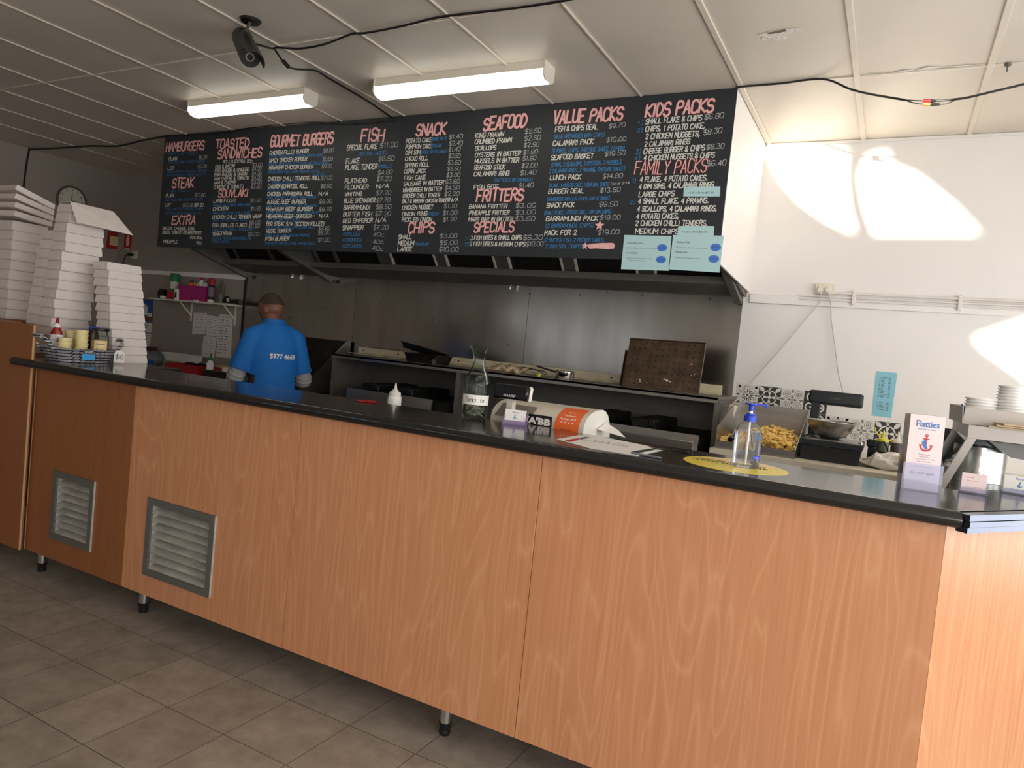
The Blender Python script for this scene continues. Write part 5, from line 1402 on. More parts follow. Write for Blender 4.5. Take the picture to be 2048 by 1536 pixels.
# power board in the corner behind the tray
t = T('power_board', 'pale power board with a black plug propped between the range and the chip tray', 'power board', (-.945, 4.80, BZ), rot=(0, R(12), R(0)))
O('block', MB().box((-.018, -.03, .05), (.03, .02, .25), .005), M['ivory'], t); O('plug', MB().cyl((.005, -.03, .15), (.0, -.065, .145), .022, n=18), M['rubber'], t)

# scale and bowl
SCL = Vector((-.265, 4.60, BZ)); t = T('kitchen_scale', 'charcoal shop scale with a display head on a pole on the prep bench', 'scale', SCL)
O('base', MB().loft([[Vector((sx * a, sy * b_, z)) for sx, sy in ((-1, -1), (1, -1), (1, 1), (-1, 1))] for a, b_, z in ((.150, .17, 0), (.158, .178, .085), (.165, .185, .09), (.165, .185, .118), (.158, .178, .122), (.14, .16, .10))]), M['scale'], t, ang=20)
O('platform', MB().box((-.145, -.155, .112), (.15, .165, .124), .003), M['steel_h'], t)
O('pole', MB().box((-.155, .17, .0), (-.105, .21, .34), .004), M['scale'], t)
hm = MB().box((-.17, -.02, 0), (.135, .03, .085), .018, 3); hm.xf(Matrix.Translation((-.005, .185, .315)) @ Matrix.Rotation(R(-8), 4, 'X'))
O('display_head', hm, M['scale'], t); lettering('- Avery Berkel -', 'grey_ink', t, Matrix.Translation((-.005, .185, .315)) @ Matrix.Rotation(R(-8), 4, 'X') @ fr(-.02, -.0205, .038), .07, .012)
O('adjuster', MB().lathe([(0, .10), (.012, .10), (.012, .135), (0, .138)], 16, (.15, -.13, 0)), M['chrome'], t)
BW = Vector((-.285, 4.60, BZ + .1245)); t = T('mixing_bowl', 'stainless mixing bowl sitting on the scale platform', 'bowl', BW)
O('bowl', MB().lathe([(0, 0), (.045, 0), (.075, .012), (.112, .05), (.132, .10), (.140, .102), (.140, .105), (.130, .104), (.110, .052), (.073, .015), (.044, .003), (0, .003)], 48), M['steel'], t)
# sauce bottles, bag and plugs on the bench
def sauce(x, y, mt_, capm, label):
    t = T('sauce_bottle', label, 'sauce bottle', (x, y, BZ))
    O('bottle_body', MB().lathe([(0, 0), (.034, 0), (.036, .008), (.035, .13), (.033, .138), (0, .138)], 28), M[mt_], t)
    O('cap', MB().lathe([(0, .137), (.034, .137), (.034, .152), (.018, .160), (0, .160)], 28), M[capm], t)
    O('nozzle', MB().lathe([(0, .158), (.010, .158), (.0035, .205), (0, .206)], 16), M[capm], t)
    return t
g = at_y(1763, 905, 4.75); t = sauce(g.x, 4.75, 'olive', 'yellow_plastic', 'squat green sauce bottle with yellow nozzle on the prep bench')
O('cap_tether', MB().tube([(.0, 0, .165), (-.03, 0, .175), (-.045, 0, .19), (-.05, 0, .215)], .005, 8), M['yellow_plastic'], t)
g = at_y(1785, 905, 4.78); sauce(g.x + .02, 4.80, 'soy', 'ivory', 'brown sauce bottle with cream nozzle beside the green sauce bottle')
t = T('plastic_bag', 'white printed plastic bag lying on the prep bench behind the brochure holder', 'bag', (.06, 4.52, BZ))
bmb = MB(); bmb.ball((0, 0, .04), .1, (1.9, 1.0, .52), 30, 16)
for v in bmb.bm.verts:
    n_ = math.sin(v.co.x * 47 + v.co.z * 90) * .008 + math.sin(v.co.x * 101 - v.co.y * 71) * .006
    v.co.z = max(.0006, v.co.z * (1 if v.co.x > -.1 else .6) + n_); v.co.y -= n_
O('bag', bmb, mat('thin_white_bag', (230, 224, 216), .3, bump=(40, .4)), t, ang=30)
lettering('OUR BAG', 'ink', t, fr(.03, -.104, .035, 0, -20), .09, .022)
g = at_y(1728, 905, 4.72); t = T('black_plug', 'black power plug and cord on the bench right of the scale', 'plug', (-.06, 4.70, BZ))
O('plug_body', MB().box((-.03, -.02, .10), (.025, .02, .145), .008).box((-.02, -.02, .0), (.02, .02, .10), .004), M['rubber'], t); O('cord', MB().tube([(.02, 0, .12), (.06, .0, .14), (.09, .0, .08), (.095, 0, .01)], .005), M['rubber'], t)
t = T('black_canister', 'small dark round canister behind the plastic bag on the bench', 'canister', (.0, 4.66, BZ)); O('body', MB().lathe([(0, 0), (.03, 0), (.032, .06), (.028, .085), (0, .087)], 20), M['rubber'], t)

# food warmer with its load
WX = Vector((.21, 3.3, 0))
wm = T('food_warmer', 'steel framed food warmer with sloping glass at the right end behind the counter', 'food warmer', (.6, 3.7, 0))
def wp(x, y, z): return Vector((x - .6, y - 3.7, z))
TZ = 1.385
O('stand', MB().box(wp(.10, 3.18, 0), wp(1.2, 4.18, 1.03)), M['dark_steel'], wm)
O('base_deck', MB().box(wp(.08, 3.16, 1.03), wp(1.25, 4.2, 1.06), .004), M['steel_h'], wm)
topf = [wp(.285, 3.30, TZ), wp(1.2, 3.30, TZ), wp(1.2, 4.08, TZ), wp(.285, 4.08, TZ)]
O('top_frame', MB().box(wp(.285, 3.30, TZ - .045), wp(1.2, 3.33, TZ + .005)).box(wp(.285, 3.3302, TZ - .045), wp(.315, 4.0498, TZ + .005)).box(wp(.285, 4.05, TZ - .045), wp(1.2, 4.08, TZ + .005)).box(wp(.3155, 3.3305, TZ - .004), wp(1.2, 4.0495, TZ)), M['enamel'], wm)
for y in (3.30, 4.05):
    O('post', MB().poly([wp(.175, y, 1.06), wp(.205, y, 1.06), wp(.315, y, TZ - .0455), wp(.285, y, TZ - .0455)], (0, .03, 0)), M['enamel'], wm, smooth=False)
O('post', MB().box(wp(1.17, 3.30, 1.06), wp(1.2, 3.33, TZ - .04)), M['steel'], wm)
O('glass_pane', MB().poly([wp(.185, 3.33, 1.065), wp(.185, 4.05, 1.065), wp(.296, 4.05, TZ - .045), wp(.296, 3.33, TZ - .045)], (.004, 0, 0)), M['glass'], wm, smooth=False)
O('back_panel', MB().box(wp(.20, 4.09, 1.06), wp(.46, 4.10, TZ - .05)), mat('dark_mirror', (70, 74, 76), .25, .8, noise=(8, .3)), wm)
O('heat_shield', MB().poly([wp(.36, 3.36, TZ - .05), wp(.44, 3.36, TZ - .105), wp(.56, 3.36, TZ - .11), wp(.58, 3.36, TZ - .05)], (0, .4, 0)), M['alu'], wm, smooth=False)
t = T('steel_pot', 'tall dented aluminium pot standing inside the food warmer', 'pot', (.365, 3.62, 1.0605))
O('pot', MB().lathe([(0, 0), (.095, 0), (.098, .004), (.098, .085), (.0995, .088), (.098, .091), (.098, .235), (.095, .235), (.095, .006), (0, .005)], 40), mat('dented_aluminium', (206, 206, 202), .22, .9, bump=(7, .25)), t)
t = T('carton_tray', 'shallow grey carton tray on top of the food warmer', 'tray', (.62, 3.62, TZ + .0055), R(2))
O('carton', MB().poly([(-.36, -.22, 0), (.5, -.22, 0), (.5, .25, 0), (-.36, .25, 0)], (0, 0, .004)).poly([(-.36, -.22, 0), (.5, -.22, 0), (.5, -.225, .06), (-.355, -.225, .068)], (0, .004, 0)).poly([(-.36, -.22, 0), (-.36, .25, 0), (-.365, .25, .07), (-.365, -.22, .068)], (.004, 0, 0)).poly([(-.36, .25, 0), (.5, .25, 0), (.5, .255, .07), (-.36, .255, .07)], (0, .004, 0)), M['grey_card'], t, smooth=False)
for i in range(3):
    o = MB().poly([(-.27 + .02 * i, -.06, 0), (.3, -.06, 0), (.32, .03, .0), (-.25, .03, .0)], (0, 0, .006))
    o.xf(Matrix.Rotation(R((-1.0, 2.0, 4.0)[i]), 4, 'Z'))
    tag(O('paper_bags', o, M['brown_card'], loc=(.62, 3.345, TZ + .0055 + .0075 * i), smooth=False), 'folded brown paper bag, %s of the pile on the warmer' % ORD[2 - i], 'paper bag', 'folded paper bags on the warmer')
tubm = MB().lathe([(0, 0), (.050, 0), (.060, .060), (.066, .061), (.066, .066), (.0645, .0665), (.0585, .060), (.0488, .003), (0, .003)], 36).mesh('plastic_tub', M['frost'])
for i in range(9):
    tag(O('plastic_tub', tubm, None, loc=(.462 + rnd.uniform(-.001, .001), 3.62, TZ + .010 + .0125 * i)), 'clear plastic tub, %s of the tall nested stack' % ORD[8 - i], 'tub', 'clear tubs in the tall stack')
for i in range(4):
    tag(O('plastic_tub', tubm, None, loc=(.352 + rnd.uniform(-.001, .001), 3.64, TZ + .010 + .0125 * i)), 'clear plastic tub, %s of the low nested stack' % ORD[3 - i], 'tub', 'clear tubs in the low stack')
gm = MB(); gm.ball((0, 0, .028), .03, (1, 1.2, .9), 14, 10)
for k_ in range(5): gm.tube([(-.005 + .008 * k_ - .01, -.01, .03), (-.02 + .012 * k_, -.025, .05 + .006 * (k_ % 3)), (-.03 + .017 * k_, -.02, .066 + .01 * (k_ % 2))], .007, 7)
for v in gm.bm.verts:
    n_ = math.sin(v.co.x * 210 + v.co.z * 170) * .004; v.co.x += n_; v.co.z = max(.0005, v.co.z + n_)
tag(O('nitrile_glove', gm, M['glove'], loc=(.225 + .07, 3.72, TZ + .0055)), 'crumpled blue disposable glove on the left edge of the warmer top', 'glove')

# ------------------------------------------------------------------ back wall, right: tiles, outlet, pipes, list
def disc(mb, x, z, r, y, n=16, r2=0):
    if r2:
        for i in range(n):
            a, b_ = 2 * math.pi * i / n, 2 * math.pi * (i + 1) / n
            mb.face([(x + r2 * math.cos(a), y, z + r2 * math.sin(a)), (x + r2 * math.cos(b_), y, z + r2 * math.sin(b_)), (x + r * math.cos(b_), y, z + r * math.sin(b_)), (x + r * math.cos(a), y, z + r * math.sin(a))])
    else: mb.face([(x + r * math.cos(2 * math.pi * i / n), y, z + r * math.sin(2 * math.pi * i / n)) for i in range(n)])
def petal(mb, x, z, ang, l0, l1, wd, y, n=7):
    u = Vector((math.cos(ang), 0, math.sin(ang))); v = Vector((-math.sin(ang), 0, math.cos(ang))); L_ = []; R_ = []
    for i in range(n + 1):
        s = i / n; w_ = wd * math.sin(math.pi * s) ** .8; c = Vector((x, y, z)) + u * (l0 + (l1 - l0) * s)
        L_.append(c + v * w_); R_.append(c - v * w_)
    mb.face(L_ + R_[::-1])
TS = .153; h = TS / 2
def tile_mesh(kind):
    mb = MB(); y = -.0032
    if kind == 'floral':
        for k_ in range(8):
            a = k_ * math.pi / 4; petal(mb, 0, 0, a, .012, .050, .004, y); petal(mb, 0, 0, a + .39, .018, .052, .003, y)
            disc(mb, .058 * math.cos(a + .39), .058 * math.sin(a + .39), .010, y, 14, .0075)
        for k_ in range(4):
            a = k_ * math.pi / 2; petal(mb, 0, 0, a, .052, .074, .007, y); b_ = a + math.pi / 4; petal(mb, .082 * math.cos(b_), .082 * math.sin(b_), b_, -.014, .014, .008, y); petal(mb, .082 * math.cos(b_), .082 * math.sin(b_), b_ + 1.57, -.012, .012, .005, y)
        disc(mb, 0, 0, .008, y)
    elif kind == 'dark':      # white motif on a dark ground
        for k_ in range(4):
            a = k_ * math.pi / 2; petal(mb, 0, 0, a, .010, .070, .010, y); disc(mb, .030 * math.cos(a), .030 * math.sin(a), .0, y) if 0 else None
            b_ = a + math.pi / 4; petal(mb, 0, 0, b_, .052, .104, .014, y)
        disc(mb, 0, 0, .012, y); disc(mb, 0, 0, .052, y, 32, .043)
        for k_ in range(4):
            a = k_ * math.pi / 2; disc(mb, .074 * math.cos(a), .074 * math.sin(a), .012, y, 16, .007)
    elif kind == 'grey':
        for sx in (-1, 1):
            for sz in (-1, 1):
                disc(mb, sx * .038, sz * .038, .026, y, 24, .0225); disc(mb, sx * .038, sz * .038, .015, y, 18, .011); disc(mb, sx * .038, sz * .038, .006, y, 12)
        for k_ in range(4): a = k_ * math.pi / 2; petal(mb, 0, 0, a, .002, .034, .008, y); petal(mb, .076 * math.cos(a), .076 * math.sin(a), a + math.pi, .0, .03, .008, y)
    else:                      # swirl, white on dark
        for sx, sz in ((-.03, .035), (.03, -.035), (.035, .035), (-.035, -.035)):
            disc(mb, sx, sz, .032, y, 24, .021); disc(mb, sx + .008, sz, .009, y, 12)
        for k_ in range(4): a = k_ * math.pi / 2 + .3; petal(mb, 0, 0, a, .0, .03, .007, y)
    return mb
GROUND = {'floral': 'tile_white', 'dark': 'tile_dark', 'grey': 'tile_white', 'swirl': 'tile_dark'}
PRINT = {'floral': 'tile_dark', 'dark': 'tile_white', 'grey': 'tile_grey', 'swirl': 'tile_white'}
def tile(col, row, kind, label):
    t = T('wall_tile', label, 'tile', (-.984 + TS * (col + .5), YW, 1.432 - TS * (row + .5)))
    O('tile_base', MB().box((-h + .0008, -.003, -h + .0008), (h - .0008, 0, h - .0008), .0006), M[GROUND[kind]], t)
    O('print', tile_mesh(kind), M[PRINT[kind]], t, smooth=False, fix=False)
tile(0, 0, 'floral', 'white tile with a fine dark floral print next to the splashback')
tile(1, 0, 'dark', 'dark tile with a bold white flower above the chip tray')
tile(2, 0, 'grey', 'white tile with grey rings and crosses left of the scale head')
tile(3, 0, 'swirl', 'upper dark swirl tile behind the scale head')
tile(3, 1, 'swirl', 'lower dark swirl tile behind the scale pole')
tile(4, 1, 'floral', 'white floral tile mostly hidden behind the mixing bowl')
tile(5, 1, 'grey', 'white tile with grey rings and crosses right of the mixing bowl')
tile(6, 1, 'dark', 'dark tile with a white flower behind the sauce bottles')
g = at_y(1650, 579, YW); OUT = Vector((g.x, YW, g.z))
t = T('power_outlet', 'white double power outlet on the back wall above the scale', 'power outlet', OUT)
O('face_plate', MB().box((-.062, -.03, -.036), (.062, 0, .036), .004), M['ivory'], t)
O('switch', MB().box((-.038, -.033, .012), (-.026, -.029, .026), .001).box((.016, -.033, .012), (.028, -.029, .026), .001), M['white_plastic'], t)
for s, lab, nm in ((-.026, 'left white plug in the double outlet with its cable running down to the corner', 0), (.026, 'right white plug in the double outlet with its cable hanging down to the scale', 1)):
    q = OUT + Vector((s, -.0302, -.008))
    pl = T('power_plug', lab, 'plug', q)
    O('plug_body', MB().cyl((0, 0, 0), (0, -.03, -.004), .021, .017, n=20), M['white_plastic'], pl)
    if nm == 0: pts = [q + Vector((0, -.028, -.012)), at_y(1640, 603, YW - .04), at_y(1610, 640, YW - .03), at_y(1560, 700, YW - .03), at_y(1500, 768, YW - .06), at_y(1462, 812, 5.0), Vector((-.93, 4.80, 1.285))]
    else: pts = [q + Vector((0, -.028, -.012)), at_y(1662, 608, YW - .05), at_y(1663, 640, YW - .03), at_y(1670, 690, YW - .03), at_y(1676, 740, YW - .05), at_y(1682, 768, YW - .14), at_y(1686, 784, 5.0)]
    c0 = q; P = []
    V_ = [Vector(a) for a in pts]
    for i in range(len(V_) - 1):
        a_, b_, c_, d_ = V_[max(i - 1, 0)], V_[i], V_[i + 1], V_[min(i + 2, len(V_) - 1)]
        for k_ in range(6):
            s_ = k_ / 6; P.append(.5 * ((2 * b_) + (c_ - a_) * s_ + (2 * a_ - 5 * b_ + 4 * c_ - d_) * s_ * s_ + (3 * b_ - a_ - 3 * c_ + d_) * s_ ** 3))
    P.append(V_[-1]); O('cord', MB().tube([a - c0 for a in P], .004, 8), M['cable_grey'], pl)
for i, (y_a, y_b, lab) in enumerate(((588, 592, 'upper'), (595, 601, 'middle'), (601, 608, 'lower'))):
    a = at_y(1668 if i < 1 else 1600, y_a, YW - .012); 
    z = (2.115, 2.088, 2.066)[i]
    tag(O('wall_pipe', MB().cyl((0, 0, 0), (XR - a.x, 0, 0), .007 if i else .008, n=12), M['conduit'], loc=(a.x, YW - .02, z)), '%s of the three thin painted pipes running right from the outlet' % lab, 'pipe')
for px in (1708, 1922):
    g = at_y(px, 592, YW - .02)
    tag(O('pipe_clip', MB().box((-.012, -.034, -.06), (.012, 0, .035), .003), M['conduit'], loc=(g.x, YW, 2.10)), 'small pipe clip on the wall %s' % ('near the outlet' if px < 1800 else 'further right along the pipes'), 'clip')
P = [at_y(1752, 742, YW), at_y(1795, 746, YW), at_y(1782, 836, YW), at_y(1743, 831, YW)]; c = sum(P, Vector()) / 4
t = T('price_list', 'tall sky blue price list in a plastic sleeve on the back wall', 'price list', c)
O('sheet', MB().poly([q - c for q in P], (0, -.0015, 0)), M['blue_paper'], t, smooth=False)
ln = MB(); ux = (P[1] - P[0]); dz = (P[3] - P[0])
for i in range(24):
    if i in (15, 16, 17): continue
    v = .13 + .031 * i; q = P[0] + dz * v - c
    a_ = q + ux * .20; b_ = q + ux * rnd.uniform(.45, .55)
    for s0, s1 in ((.2, .26), (.3, rnd.uniform(.4, .56)), (.62, .74)):
        a_ = q + ux * s0; b_ = q + ux * s1; ln.face([a_ + Vector((0, -.0022, -.002)), b_ + Vector((0, -.0022, -.002)), b_ + Vector((0, -.0022, .002)), a_ + Vector((0, -.0022, .002))])
O('printed_lines', ln, M['grey_ink'], t, smooth=False, fix=False)

# ------------------------------------------------------------------ far left corner: shelf, calendar, notes, bench
g0 = at_y(318, 600, YW - .10); SHX0, SHX1, SHZ = -7.45, -6.16, 1.705
sh2 = T('wall_shelf', 'pale narrow wall shelf on two brackets in the far left corner', 'shelf', ((SHX0 + SHX1) / 2, YW, SHZ))
hw = (SHX1 - SHX0) / 2
O('board', MB().box((-hw, -.20, -.018), (hw, 0, 0), .002), M['fitting'], sh2)
for px in (382, 470):
    q = at_y(px, 640, YW); x = q.x - sh2.location.x
    O('bracket', MB().box((x - .010, -.010, -.22), (x + .010, 0, -.018)).poly([(x - .004, -.17, -.018), (x - .004, -.15, -.018), (x - .004, -.010, -.14), (x - .004, -.010, -.165)], (.008, 0, 0)), M['fitting'], sh2, smooth=False)
Y = YW - .10
def sx(px): return at_y(px, 600, Y).x
SZZ = SHZ + .0005
def bottle(name, x, y, z, prof, mt, label, cat, extra=()):
    t = T(name, label, cat, (x, y, z))
    O('bottle_body', MB().lathe(prof, 24), M[mt], t)
    for nm, p_, m_ in extra: O(nm, MB().lathe(p_, 24), M[m_], t)
    return t
t = T('tape_roll', 'black tape roll standing at the left end of the wall shelf', 'tape roll', (sx(325), Y, SZZ + .055)); O('roll', MB().cyl((0, -.03, 0), (0, .03, 0), .055, n=24), M['black'], t); O('core', MB().cyl((0, -.032, 0), (0, -.0305, 0), .025, n=20), M['dark_steel'], t)
tag(O('small_tub', MB().lathe([(0, 0), (.03, 0), (.034, .03), (0, .032)], 20), M['white_plastic'], loc=(sx(334), Y - .05, SZZ)), 'tiny white tub in front of the green can on the wall shelf', 'tub')
bottle('spray_can', sx(342), Y + .03, SZZ, [(0, 0), (.045, 0), (.046, .02), (.046, .20), (.036, .215), (0, .215)], 'fitting', 'green capped canister standing on the wall shelf', 'can', [('cap', [(0, .20), (.048, .20), (.048, .285), (.042, .295), (0, .295)], 'green'), ('label_band', [(.0465, .03), (.0465, .12)], 'green')])
tag(O('red_carton', MB().box((-.09, -.04, 0), (.07, .04, .085), .003), M['red'], loc=(sx(352), Y - .02, SZZ)), 'small dull red carton left of the magenta tub on the shelf', 'carton')
t = T('white_tin', 'small white patterned tin squeezed beside the magenta tub', 'tin', (sx(363.5), Y - .05, SZZ)); O('tin', MB().lathe([(0, 0), (.042, 0), (.042, .12), (0, .122)], 24), M['white_plastic'], t); O('dark_print', MB().box((.0, -.0435, .02), (.025, -.039, .08)), M['ink'], t)
MT0 = Vector((sx(393), Y, SZZ))
t = T('magenta_tub', 'magenta plastic tub full of bottles on the wall shelf', 'tub', MT0)
O('tub', tray_box(.40, .16, .16, .003, .008), M['magenta'], t, smooth=False)
for dx, lab, mt_, hgt, cap in ((-.10, 'orange sauce bottle with dark cap in the magenta tub', 'sauce_orange', .215, 'black'), (-.045, 'second orange bottle, shorter, in the magenta tub', 'sauce_orange', .19, 'sauce_orange'), (.01, 'short white bottle in the magenta tub', 'white_plastic', .19, 'white_plastic'), (.065, 'tall white bottle with red cap in the magenta tub', 'white_plastic', .25, 'red'), (.125, 'white bottle with grey label at the right of the magenta tub', 'fitting', .22, 'alu')):
    bottle('bottle', MT0.x + dx, MT0.y, MT0.z + .004, [(0, 0), (.030 if dx > -.1 else .036, 0), (.032 if dx > -.1 else .038, .01), (.032 if dx > -.1 else .038, hgt * .82), (.018, hgt * .93), (0, hgt * .93)], mt_, lab, 'bottle', [('cap', [(0, hgt * .92), (.018, hgt * .92), (.018, hgt * 1.05), (0, hgt * 1.06)], cap)])
bottle('spray_can', sx(426), Y - .03, SZZ, [(0, 0), (.032, 0), (.033, .01), (.033, .185), (.026, .20), (0, .20)], 'ink', 'dark spray can with red cap right of the magenta tub', 'can', [('cap', [(0, .19), (.033, .19), (.033, .25), (.03, .256), (0, .256)], 'red'), ('base_band', [(.0335, .0), (.0335, .03)], 'white_plastic'), ('label', [(.0335, .06), (.0335, .16)], 'grey_ink')])
bottle('glass_bottle', sx(441), Y, SZZ, [(0, 0), (.034, 0), (.036, .01), (.036, .16), (.018, .22), (.013, .235), (.013, .28), (.011, .28), (.011, .235), (.016, .22), (.033, .16), (.033, .008), (0, .006)], 'glass', 'empty clear glass bottle standing on the wall shelf', 'bottle')
t = T('tool_grip', 'black hand torch lying at the right end of the wall shelf', 'torch', (sx(468), Y - .05, SZZ + .028)); O('barrel', MB().cyl((-.10, 0, 0), (.10, .0, 0), .018, .024, n=18).cyl((.10, 0, 0), (.16, 0, 0), .026, n=18), M['black'], t); O('switch_ring', MB().cyl((.0, -.026, .01), (.0, -.03, .01), .018, n=18), M['white_plastic'], t); O('handle_loop', MB().tube([(-.02, 0, .015), (-.03, 0, .045), (-.07, 0, .045), (-.09, 0, .015)], .01), M['black'], t)
tag(O('white_saucer', MB().lathe([(0, 0), (.03, 0), (.03, .012), (0, .014)], 20), M['white_plastic'], loc=(sx(406), Y - .085, SZZ)), 'small white saucer on the shelf edge in front of the magenta tub', 'saucer')
# calendar
P = [at_y(270, 597, YW), at_y(308, 600, YW), at_y(300, 693, YW), at_y(265, 690, YW)]; c = sum(P, Vector()) / 4
cal = T('wall_calendar', 'wall calendar with a blue sky picture beside the short box stack', 'calendar', c)
ux = P[1] - P[0]; dz = P[3] - P[0]
O('sheet', MB().poly([q - c for q in P], (0, -.002, 0)), M['paper'], cal, smooth=False)
def cq(u0, v0, u1, v1, d): return [P[0] - c + ux * u + dz * v + Vector((0, -d, 0)) for u, v in ((u0, v0), (u1, v0), (u1, v1), (u0, v1))]
O('picture', MB().face(cq(.0, 0, 1, .36, .0026)), M['calendar_blue'], cal, smooth=False, label='blue sky photograph')
pb = MB()
for u0, v0, u1, v1 in ((.36, .14, .7, .34), (.44, .10, .6, .15), (.1, .3, .35, .36), (.7, .28, .95, .36)): pb.face(cq(u0, v0, u1, v1, .003))
O('picture_buildings', pb, M['white_plastic'], cal, smooth=False)
O('picture_ground', MB().face(cq(0, .36, 1, .46, .0027)), mat('calendar_red_earth', (120, 74, 60), .5, noise=(14, .3)), cal, smooth=False)
O('header_band', MB().face(cq(0, .46, 1, .49, .0028)), M['blue_ink'], cal, smooth=False)
O('month_line', MB().face(cq(.0, .70, 1, .715, .003)), M['ink'], cal, smooth=False)
dg = MB()
for i in range(7):
    for j in range(5): dg.face(cq(.06 + .13 * i, .75 + .046 * j, .11 + .13 * i, .77 + .046 * j, .003))
for i in range(3): dg.face(cq(.3 + .16 * i, .585, .38 + .16 * i, .61, .003))
dg.face(cq(.25, .54, .8, .555, .003)); O('dates', dg, M['grey_ink'], cal, smooth=False, fix=False)
# notes taped on the wall
for i, (pts, lab) in enumerate((([(388, 625), (414, 626), (410, 668), (384, 668)], 'leftmost pale typed note under the shelf bracket'), ([(414, 630), (440, 634), (436, 672), (412, 671)], 'middle typed note in the row taped on the left wall corner'),
                                ([(440, 628), (466, 630), (461, 716), (432, 714)], 'long typed note taped nearest to the splashback'), ([(408, 672), (434, 674), (428, 716), (403, 714)], 'lower pale note with a curling corner above the bench'))):
    P = [at_y(px, py, YW) for px, py in pts]; c = sum(P, Vector()) / 4
    t = T('taped_note', lab, 'note', c, group='typed notes on the corner wall')
    O('sheet', MB().poly([q - c for q in P], (0, -.0012 - .0008 * i, 0)), M['paper'], t, smooth=False)
    tx = MB(); ux = P[1] - P[0]; dz = P[3] - P[0]; d = .002 + .0008 * i
    n_ = 14 if i == 2 else 7
    for j in range(n_):
        hv = j % 3 == 0
        for u0, u1 in (((.1, .9),) if hv else ((.1, .2), (.25, rnd.uniform(.35, .45)), (.55, rnd.uniform(.65, .8)))):
            v = (.06 + .88 * j / n_); tx.face([P[0] - c + ux * u + dz * vv + Vector((0, -d, 0)) for u, vv in ((u0, v), (u1, v), (u1, v + .018 if not hv else v + .01), (u0, v + .018 if not hv else v + .01))])
    O('typed_lines', tx, M['grey_ink'], t, smooth=False, fix=False)
# signs, clock and outlet on the left walls
def wall_sign(pts, lab, mt_):
    P = [at_x(px, py, XL) for px, py in pts]; c = sum(P, Vector()) / 4
    t = T('safety_sign', lab, 'sign', c)
    O('plate', MB().poly([q - c for q in P], (.004, 0, 0)), M[mt_], t, smooth=False); return t, P, c
t, P, c = wall_sign([(216, 462), (243, 466), (238, 500), (212, 496)], 'red safety sign with a pale square symbol on the far left wall', 'darkred')
O('symbol', MB().box((.004, -.05, -.06), (.006, .05, .05)), M['label_tan'], t)
P = [at_y(250, 464, YW), at_y(265, 466, YW), at_y(262, 499, YW), at_y(248, 497, YW)]; c = sum(P, Vector()) / 4
t = T('safety_sign', 'narrow red fire sign with a pale figure beside the corner of the back wall', 'sign', c)
O('plate', MB().poly([q - c for q in P], (0, -.004, 0)), M['darkred'], t, smooth=False)
O('symbol', MB().ball((0, -.005, .05), .018, (1, .1, 1)).poly([(-.02, -.0045, -.06), (.02, -.0045, -.06), (.03, -.0045, .03), (-.03, -.0045, .03)], (0, -.001, 0)), M['pink_paper'], t, smooth=False)
O('caption', MB().box((-.04, -.005, -.11), (.04, -.004, -.09)), M['pink_paper'], t)
c = at_x(143, 402, XL + .02); t = T('wall_clock', 'round chrome rimmed wall clock half hidden behind the tallest box stack', 'clock', c)
RYm = Matrix.Rotation(R(90), 4, 'Y')
O('rim', MB().lathe([(.15, -.02), (.165, -.02), (.17, .0), (.165, .02), (.15, .022), (.145, .01)], 40).xf(RYm), M['alu'], t)
O('face', MB().lathe([(0, .004), (.15, .004)], 40).xf(RYm), M['fitting'], t)
hnd = MB(); hnd.box((.0045, -.004, 0), (.007, .004, .09)).box((.0045, 0, -.004), (.007, .07, .004))
for k_ in range(12): a = k_ * math.pi / 6; hnd.box((.0045, .12 * math.cos(a) - .006, .12 * math.sin(a) - .006), (.006, .12 * math.cos(a) + .006, .12 * math.sin(a) + .006))
O('hands', hnd, M['ink'], t)
c = at_y(270, 510, YW); t = T('power_outlet', 'pale wall outlet with a black plug beside the red signs', 'power outlet', c)
O('face_plate', MB().box((-.05, -.012, -.045), (.05, 0, .045), .003), M['ivory'], t); O('plug', MB().box((-.09, -.05, -.015), (.0, -.012, .015), .006), M['rubber'], t); O('cord', MB().tube([(-.09, -.03, 0), (-.14, -.03, -.02), (-.17, -.03, -.10), (-.175, -.03, -.25)], .006), M['rubber'], t)
# bench in the corner and what stands on it
LB_ = T('corner_bench', 'dark bench in the far left corner under the calendar', 'bench', (-7.2, 5.0, 0))
O('bench_top', MB().box((-1.15, -.42, .91), (1.60, .36, .95), .004), M['steel_h'], LB_); O('cupboard', MB().box((-1.1, -.38, 0), (1.58, .35, .91)), M['dark_steel'], LB_)
BZ2 = .9505
def bx_(px, y): return at_y(px, 735, y).x
t = T('red_crate', 'dull red plastic crate of utensils on the corner bench', 'crate', ((bx_(353, 4.75) + bx_(409, 4.75)) / 2, 4.78, BZ2), R(0)); O('crate', tray_box(.48, .28, .10, .004, .01), M['red'], t, smooth=False)
o = MB().tube([(-.14, .02, .105), (-.05, 0, .118), (.04, .03, .108)], .012).tube([(.0, .05, .108), (.10, .02, .12), (.17, .04, .11)], .014).ball((.08, .03, .12), .028, (1.3, 1, .6)); tag(O('utensils', o, M['black'], loc=t.location), 'black utensil handles lying across the red crate', 'utensils')
t = T('white_container', 'white ribbed plastic container behind the red crate', 'container', (bx_(360, 5.1), 5.1, BZ2)); O('tub', tray_box(.46, .18, .17, .004, .015), M['white_plastic'], t, smooth=False)
t = T('spotted_pot', 'cream pot with dark spots at the left end of the corner bench', 'pot', (bx_(297, 5.1), 5.1, BZ2)); O('pot', MB().lathe([(0, 0), (.08, 0), (.09, .02), (.092, .15), (.084, .152), (.08, .02), (0, .02)], 28), M['ivory'], t)
sp_ = MB()
for k_ in range(16):
    a = rnd.uniform(3.4, 6.0); z = rnd.uniform(.03, .13); sp_.ball((.0895 * math.cos(a), .0895 * math.sin(a), z), .011, (1, 1, 1), 8, 6)
